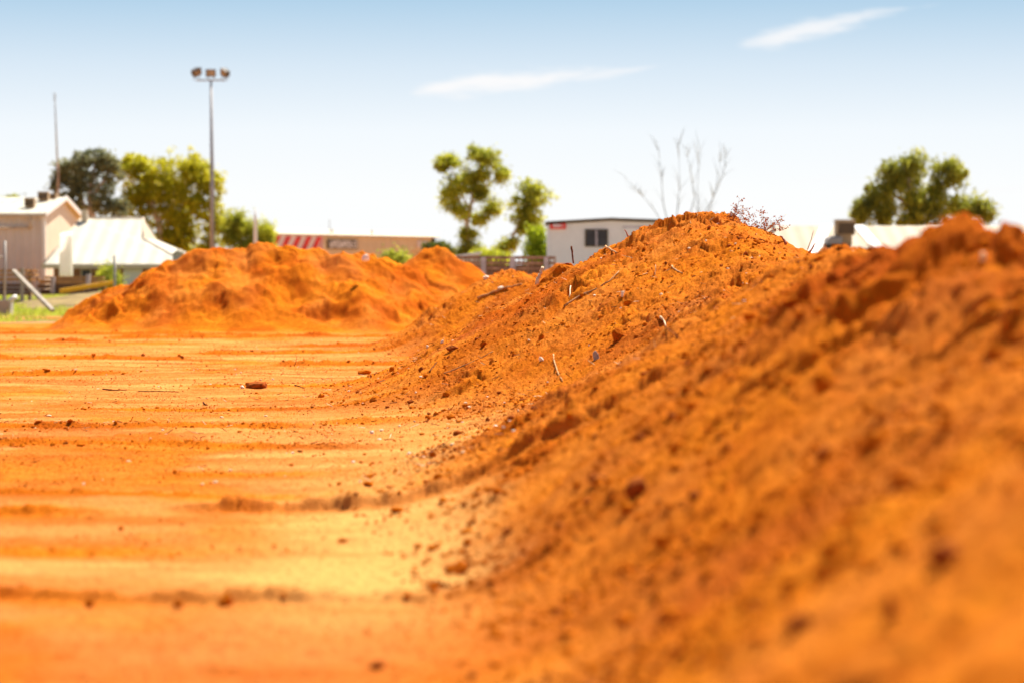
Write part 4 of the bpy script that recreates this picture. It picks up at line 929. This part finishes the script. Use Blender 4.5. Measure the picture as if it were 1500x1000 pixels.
# two signs with unreadable small white lettering
def letters(parent, off, a, b, z0, z1, n, mat, seed, lift=.03):
    rr = random.Random(seed); a, b = Vector(a), Vector(b); dd = (b - a).normalized(); Lt = (b - a).length; w = Lt / n
    nn = Vector((dd.y, -dd.x, 0))
    for i in range(n):
        m = MB(off); c0 = a + dd * (w * (i + .14)) + nn * lift; ww = w * .66; up = Vector((0, 0, 1)); hh = z1 - z0; s = w * .25
        m.prism([c0 + up * z0, c0 + dd * s + up * z0, c0 + dd * s + up * z1, c0 + up * z1], -nn * .01)
        for t in rr.sample((0, .39, .78), 2):
            m.prism([c0 + dd * (s + .002) + up * (z0 + hh * t), c0 + dd * ww + up * (z0 + hh * t), c0 + dd * ww + up * (z0 + hh * (t + .22)), c0 + dd * (s + .002) + up * (z0 + hh * (t + .22))], -nn * .01)
        if rr.random() < .6: m.prism([c0 + dd * ww * .98 + up * z0, c0 + dd * (ww + s) + up * z0, c0 + dd * (ww + s) + up * z1, c0 + dd * ww * .98 + up * z1], -nn * .008)
        m.build('letter', M[mat], parent)
sa, sb = fr(478), fr(522)
sg = MB(Mi).prism([sa + nrm * .10 + Vector((0, 0, zt - .98)), sb + nrm * .10 + Vector((0, 0, zt - .98)), sb + nrm * .10 + Vector((0, 0, zt - .24)), sa + nrm * .10 + Vector((0, 0, zt - .24))], -nrm * .09).build('sign', M['officetrim'], e)
letters(sg, Mi, sa + d * .15 + nrm * .10, sb - d * .15 + nrm * .10, zt - .88, zt - .34, 8, 'white', 4)
sa, sb = fr(610), fr(628)
sg = MB(Mi).prism([sa + nrm * .10 + Vector((0, 0, zt - .78)), sb + nrm * .10 + Vector((0, 0, zt - .78)), sb + nrm * .10 + Vector((0, 0, zt - .24)), sa + nrm * .10 + Vector((0, 0, zt - .24))], -nrm * .09).build('sign', M['stripe_pale'], e)
for u, v in ((507, 341), (565, 343)):
    q = fr(u) - nrm * 1.5; MB(Mi).tube([q + Vector((0, 0, zt - .1)), q + Vector((0, 0, zt + .55))], [.12, .12], 8).build('roof_vent', M['trim'], e, True)
q = fr(496) - nrm * 1; MB(Mi).tube([q + Vector((0, 0, zt)), q + Vector((0, 0, zt + 1.3))], .03, 6).build('aerial', M['galv'], e, True)
# parked car showing over the mound
def car(loc, rz):
    e = empty('parked_car', loc, 'dark blue parked car in front of the tan building, half hidden by the long mound', 'car', rz=rz)
    prof = [(-2.2, .35), (-2.25, .8), (-1.9, .98), (-1.35, 1.05), (-.7, 1.5), (.75, 1.52), (1.45, 1.02), (2.1, .9), (2.25, .55), (2.2, .32)]
    MB().prism([(x, -.88, z) for x, z in prof], (0, 1.76, 0)).build('body', M['blue'], e, bevel=.05)
    MB().prism([(x, -.895, z) for x, z in [(-1.25, 1.06), (-.68, 1.43), (.72, 1.45), (1.3, 1.04)]], (0, 1.79, 0)).build('side_window', M['glass'], e)
    for x in (-1.4, 1.4):
        for yy in (-.92, .72):
            w = MB().tube([(x, yy, .33), (x, yy + .2, .33)], .33, 20).build('wheel', M['rubber'], e, True); MB().tube([(x, yy - .012, .33), (x, yy + .212, .33)], .18, 12).build('rim', M['galv'], w, True)
    for yy in (-.6, .6): MB().box((-2.27, yy - .2, .66), (-2.2, yy + .2, .8)).build('headlight', M['white'], e)
cp = P(566, 0, 165); car((cp.x, 165, .85), 0.05)
# low earth pad under the car
X, Yg = np.meshgrid(np.linspace(-22, 6, 60), np.linspace(150, 178, 40)); Z = .85 * sstep(0, 4, np.minimum(np.minimum(X + 22, 6 - X), np.minimum(Yg - 150, 178 - Yg))) - .03
o = np_mesh('yard_pad', np.stack([X, Yg, Z], -1).reshape(-1, 3), quads(40, 60), plain('yard_gravel', (.36, .26, .17), .9, var=.2)); tag(o, 'raised gravel yard in front of the tan building', 'ground', kind='structure')
# white sack on the long mound
w = P(536, 378, 57.9)
o = single('plastic_sack', clod_mesh(.20, .14, 77), M['white'], w, .2, 'white sack lying on the ridge of the long mound', 'sack')

# ------------------------------------------------------------------ rails and slab between mounds and office
yf = 76.
def fence():
    a, b = P(668, 0, yf).x, P(812, 0, yf).x; fb = Vector(((a + b) / 2, yf, 0))
    e = empty('stock_fence', fb, 'rusty brown rail fence with two pale posts left of the site office', 'fence')
    for v in (377, 385, 393, 401, 408): MB(fb).bar((a if v > 376 else a + .5, yf, P(0, v, yf).z), (b, yf, P(0, v + .8, yf).z), .06, .09).build('rail', M['rust'], e)
    n = 22
    for i in range(n + 1):
        x = a + (b - a) * i / n; MB(fb).bar((x, yf + .08, P(0, 416, yf).z), (x + random.uniform(-.03, .03), yf + .08, P(0, 376 + random.uniform(-1, 3), yf).z), .045).build('bar', M['rust' if i % 3 else 'oldtimber'], e)
    for u, w_ in ((708, .15), (751, .17), (800, .13)): x = P(u, 0, yf - .1).x; MB(fb).box((x - w_ / 2, yf - .2, -.1), (x + w_ / 2, yf - .05, P(0, 377, yf).z)).build('post', M['mauve'], e)
    MB(fb).box((a + .3, yf + .9, -.1), (b - .4, yf + 1.5, P(0, 388, yf).z)).build('backing_board', M['oldtimber'], e)
fence()
q0, q1 = P(662, 374, 80), P(703, 388, 80)
e = empty('concrete_wall', ((q0.x + q1.x) / 2, 80, 0), 'short cream rendered wall beside the rail fence', 'wall')
MB(e.location).prism([(q0.x, 80, -.1), (q1.x, 80, -.1), (q1.x, 80, q0.z + .05), (q0.x, 80, q0.z - .1)], (0, .2, 0)).build('panel', M['cement'], e)
MB(e.location).prism([(q0.x - .05, 79.95, q0.z - .1 + .003), (q1.x + .05, 79.95, q0.z + .053), (q1.x + .05, 79.95, q0.z + .12), (q0.x - .05, 79.95, q0.z - .03)], (0, .3, 0)).build('coping', M['white'], e)

# ------------------------------------------------------------------ site office
yo = 90.; xa, xb = P(803, 0, yo).x, P(977, 0, yo).x; zlo = P(0, 404, yo).z; z1, zm, z2 = P(0, 325.5, yo).z, P(0, 320, yo).z, P(0, 323, yo).z
xm = P(895, 0, yo).x; oo = Vector(((xa + xb) / 2, yo, 0))
e = empty('site_office', oo, 'off-white portable site office with a red sign and a sliding window', 'site office')
MB(oo).prism([(xa, yo, zlo), (xb, yo, zlo), (xb, yo, z2 - .1), (xm, yo, zm - .1), (xa, yo, z1 - .1)], (0, 3, 0)).build('body', M['office'], e)
MB(oo).prism([(xa - .08, yo - .1, z1 - .095), (xm, yo - .1, zm - .095), (xb + .08, yo - .1, z2 - .095), (xb + .08, yo - .1, z2 + .02), (xm, yo - .1, zm + .02), (xa - .08, yo - .1, z1 + .02)], (0, 3.2, 0)).build('roof', M['officetrim'], e)
for x in (xa, xb): MB(oo).box((x - .05, yo - .04, zlo), (x + .05, yo + .06, z1 - .12)).build('corner_post', M['white'], e)
MB(oo).box((xa, yo + .02, zlo - .2), (xb, yo + 2.9, zlo - .003)).build('chassis', M['officetrim'], e)
for x in (xa + .3, xm, xb - .3):
    for yy in (yo + .2, yo + 2.6): MB(oo).box((x - .1, yy, -.1), (x + .1, yy + .2, zlo - .203)).build('stump', M['concrete'], e)
wa, wb_, wt_, wl = P(857, 0, yo).x, P(891, 0, yo).x, P(0, 336, yo).z, P(0, 362, yo).z
w = MB(oo).box((wa, yo - .05, wl), (wb_, yo - .003, wt_)).build('window', M['officetrim'], e)
wm = (wa + wb_) / 2
for (c0, c1) in ((wa + .05, wm - .04), (wm + .04, wb_ - .05)): MB(oo).box((c0, yo - .06, wl + .05), (c1, yo - .052, wt_ - .05)).build('pane', M['glass'], w)
MB(oo).box((wm - .035, yo - .065, wl + .04), (wm + .035, yo - .054, wt_ - .04)).build('mullion', M['mauve'], w)
s0, s1, st, sl = P(806, 0, yo).x, P(829, 0, yo).x, P(0, 326, yo).z, P(0, 336, yo).z
sg = MB(oo).box((s0, yo - .10, sl), (s1, yo - .045, st)).build('sign', M['red'], e)
letters(sg, oo, (s0 + .09, yo - .10, 0), (s1 - .09, yo - .10, 0), sl + .07, st - .07, 5, 'white', 9, .012)
da, db = P(914, 0, yo).x, P(960, 0, yo).x
MB(oo).box((da, yo - .03, zlo + .05), (db, yo - .003, P(0, 334, yo).z)).build('door', M['office'], e)
MB(oo).box((da - .05, yo - .02, P(0, 334, yo).z + .003), (db + .05, yo - .004, P(0, 334, yo).z + .05)).build('door_frame', M['mauve'], e)

# ------------------------------------------------------------------ house on the right
y0, yr = 118., 123.; zt_ = P(0, 331, yr).z; ze_ = P(0, 378, y0).z
a, b = P(1128, 0, yr).x, P(1520, 0, yr).x; oh2 = Vector((a, y0, 0)); ha, hb = P(1262, 0, yr).x, P(1300, 0, y0).x
e = empty('house', oh2, 'low house with a pale cream metal roof seen over the crest on the right', 'house')
MB(oh2).box((a - 1.2, y0 + .7, -.2), (b + 1, yr + 5, ze_ - .11)).build('wall', M['brick'], e)
m = MB(oh2); m.prism([(a - 2.2, y0, ze_), (b + 1.5, y0, ze_), (b + .5, yr, zt_), (a, yr, zt_)], (0, 0, -.1)); m.prism([(b + 1.5, yr + 5.5, ze_), (a - 2.2, yr + 5.5, ze_), (a, yr, zt_), (b + .5, yr, zt_)], (0, 0, -.1)); m.prism([(a - 2.2, yr + 5.5, ze_), (a - 2.2, y0, ze_), (a, yr, zt_)], (0, 0, -.1))
m.build('roof', ribbed('straw_roof_sheet', (.31, .235, .13), .76, 'X', .6, .006), e)
for ux, uy in ((1258, 1300), (1212, 1190)):
    h1, h2 = P(ux, 0, yr).x, P(uy, 0, y0).x
    MB(oh2).prism([(h1 - .28, yr - .02, zt_ + .012), (h1 + .28, yr - .02, zt_ + .012), (h2 + .28, y0 - .02, ze_ + .012), (h2 - .28, y0 - .02, ze_ + .012)], (0, 0, .03)).build('hip_cap', M['white'], e)
vp = P(1133, 326, yr - 1); MB(oh2).tube([(vp.x, yr - 1, zt_ - .6), (vp.x, yr - 1, vp.z)], .09, 8).build('flue', M['galv'], e, True)
vv = P(1222, 353, y0 + 1.5); MB(oh2).prism([(vv.x - .45, vv.y - .1, vv.z - .17), (vv.x + .4, vv.y - .1, vv.z - .17), (vv.x + .4, vv.y - .1, vv.z + .2), (vv.x - .3, vv.y - .1, vv.z + .1)], (0, 1.2, .1)).build('skylight', M['stone'], e)
cc = P(1237, 348, y0 + 2.3); cooler(cc, .92, .95, .82, 'big square tan cooler on the pale roof right of the crest')

# ------------------------------------------------------------------ world
SUN_EL, SUN_AZ = 56.0, 33.0      # azimuth measured from +Y (away from the camera) towards +X
w = bpy.data.worlds.new('World'); scene.world = w; w.use_nodes = True; nt = w.node_tree
bg = nt.nodes['Background']; sky = nt.nodes.new('ShaderNodeTexSky'); sky.sky_type = 'NISHITA'; sky.sun_disc = False
sky.sun_elevation = R(SUN_EL); sky.sun_rotation = R(SUN_AZ); sky.altitude = 100; sky.air_density = 1.0; sky.dust_density = .6; sky.ozone_density = 1.5
tc = nt.nodes.new('ShaderNodeTexCoord'); sp = nt.nodes.new('ShaderNodeSeparateXYZ'); nt.links.new(tc.outputs['Generated'], sp.inputs[0])
inv = mth(nt, 'DIVIDE', 1.0, mth(nt, 'MAXIMUM', sp.outputs['Y'], .05))
uu = mth(nt, 'MULTIPLY', sp.outputs['X'], inv); vv = mth(nt, 'MULTIPLY', sp.outputs['Z'], inv)
comb = nt.nodes.new('ShaderNodeCombineXYZ'); nt.links.new(uu, comb.inputs[0]); nt.links.new(vv, comb.inputs[1])
nz = noise(nt, 60, 4, .6, (1, 4.5, 1), comb.outputs[0]); nz2 = noise(nt, 22, 3, .6, (1, 5, 1), comb.outputs[0])
def cloud(u0, v0, u1, v1, half, skew, dens):
    ax, ay, bx, by = (u0 - 750) / F, (HOR - v0) / F, (u1 - 750) / F, (HOR - v1) / F
    L_ = math.hypot(bx - ax, by - ay); dx, dy = (bx - ax) / L_, (by - ay) / L_
    du = mth(nt, 'SUBTRACT', uu, ax); dv = mth(nt, 'SUBTRACT', vv, ay)
    s_ = mth(nt, 'DIVIDE', mth(nt, 'ADD', mth(nt, 'MULTIPLY', du, dx), mth(nt, 'MULTIPLY', dv, dy)), L_)
    t_ = mth(nt, 'DIVIDE', mth(nt, 'SUBTRACT', mth(nt, 'MULTIPLY', dv, dx), mth(nt, 'MULTIPLY', du, dy)), half / F)
    t_ = mth(nt, 'ADD', t_, mth(nt, 'MULTIPLY', mth(nt, 'SUBTRACT', nz2, .5), 1.6))
    env = mth(nt, 'MULTIPLY', mth(nt, 'POWER', mth(nt, 'MAXIMUM', s_, 0), .55), mth(nt, 'POWER', mth(nt, 'MAXIMUM', mth(nt, 'SUBTRACT', 1, s_), 0), skew))
    env = mth(nt, 'MULTIPLY', env, 3.0)
    q = mth(nt, 'SUBTRACT', env, mth(nt, 'ABSOLUTE', t_))
    q = mth(nt, 'ADD', q, mth(nt, 'MULTIPLY', mth(nt, 'SUBTRACT', nz, .5), .9))
    mr = nt.nodes.new('ShaderNodeMapRange'); mr.interpolation_type = 'SMOOTHSTEP'; mr.inputs[1].default_value = 0; mr.inputs[2].default_value = .95; mr.inputs[3].default_value = 0; mr.inputs[4].default_value = dens
    nt.links.new(q, mr.inputs[0]); inside = mth(nt, 'MULTIPLY', mth(nt, 'GREATER_THAN', s_, 0), mth(nt, 'LESS_THAN', s_, 1))
    return mth(nt, 'MULTIPLY', mr.outputs[0], inside)
c1 = cloud(596, 138, 945, 98, 27, 1.2, 1.0); c2 = cloud(1072, 70, 1390, 0, 23, 1.3, .85); c5 = cloud(830, 120, 985, 94, 10, 1.1, .55); c3 = cloud(1380, 290, 1560, 268, 6, .6, .35); c4 = cloud(1150, 268, 1300, 255, 5, .8, .25)
cm = mth(nt, 'MAXIMUM', mth(nt, 'MAXIMUM', mth(nt, 'MAXIMUM', c1, c5), c2), mth(nt, 'MAXIMUM', c3, c4))
SKYK = 1.0
STR, EXPO = .05, 1.05
kk = 1 / (STR * 2 ** EXPO)
hz = ramp(nt, mth(nt, 'MULTIPLY', sp.outputs['Z'], 4.0), [(0, (1, 1, 1)), (.14, (.985, 1, 1)), (.245, (.90, .955, 1)), (.35, (.70, .82, .93)), (.46, (.45, .65, .83)), (.8, (.30, .52, .78))])
hz = mixc(nt, 1.0, hz, (kk, kk, kk), 'MULTIPLY')
up = nt.nodes.new('ShaderNodeMapRange'); up.interpolation_type = 'SMOOTHSTEP'; up.inputs[1].default_value = .12; up.inputs[2].default_value = .26
nt.links.new(sp.outputs['Z'], up.inputs[0])
tint = mixc(nt, up.outputs[0], hz, sky.outputs[0])
colr = mixc(nt, cm, tint, (kk * .97, kk * .97, kk * .98))
nt.links.new(colr, bg.inputs[0]); bg.inputs[1].default_value = STR

sun = bpy.data.lights.new('sun', 'SUN'); sun.energy = 4.9; sun.angle = R(.53); sun.color = (1, .93, .82)
so = bpy.data.objects.new('sun', sun); COL.objects.link(so)
sd = Vector((math.sin(R(SUN_AZ)) * math.cos(R(SUN_EL)), math.cos(R(SUN_AZ)) * math.cos(R(SUN_EL)), math.sin(R(SUN_EL))))
so.rotation_euler = (-sd).to_track_quat('-Z', 'Y').to_euler(); so.location = (20, 40, 60)

cam = bpy.data.cameras.new('camera'); co = bpy.data.objects.new('camera', cam); COL.objects.link(co); scene.camera = co
co.location = (0, 0, CAMZ); co.rotation_euler = (R(90) - PITCH, 0, 0)
cam.lens = 85; cam.sensor_width = 36; cam.clip_end = 12000; cam.clip_start = .05
cam.dof.use_dof = True; cam.dof.focus_distance = 24.5; cam.dof.aperture_fstop = 1.65; cam.dof.aperture_blades = 0
scene.view_settings.view_transform = 'Standard'; scene.view_settings.look = 'None'; scene.view_settings.exposure = EXPO; scene.view_settings.gamma = 1
scene.render.film_transparent = False
scene.cycles.use_denoising = True
scene.cycles.max_bounces = 6
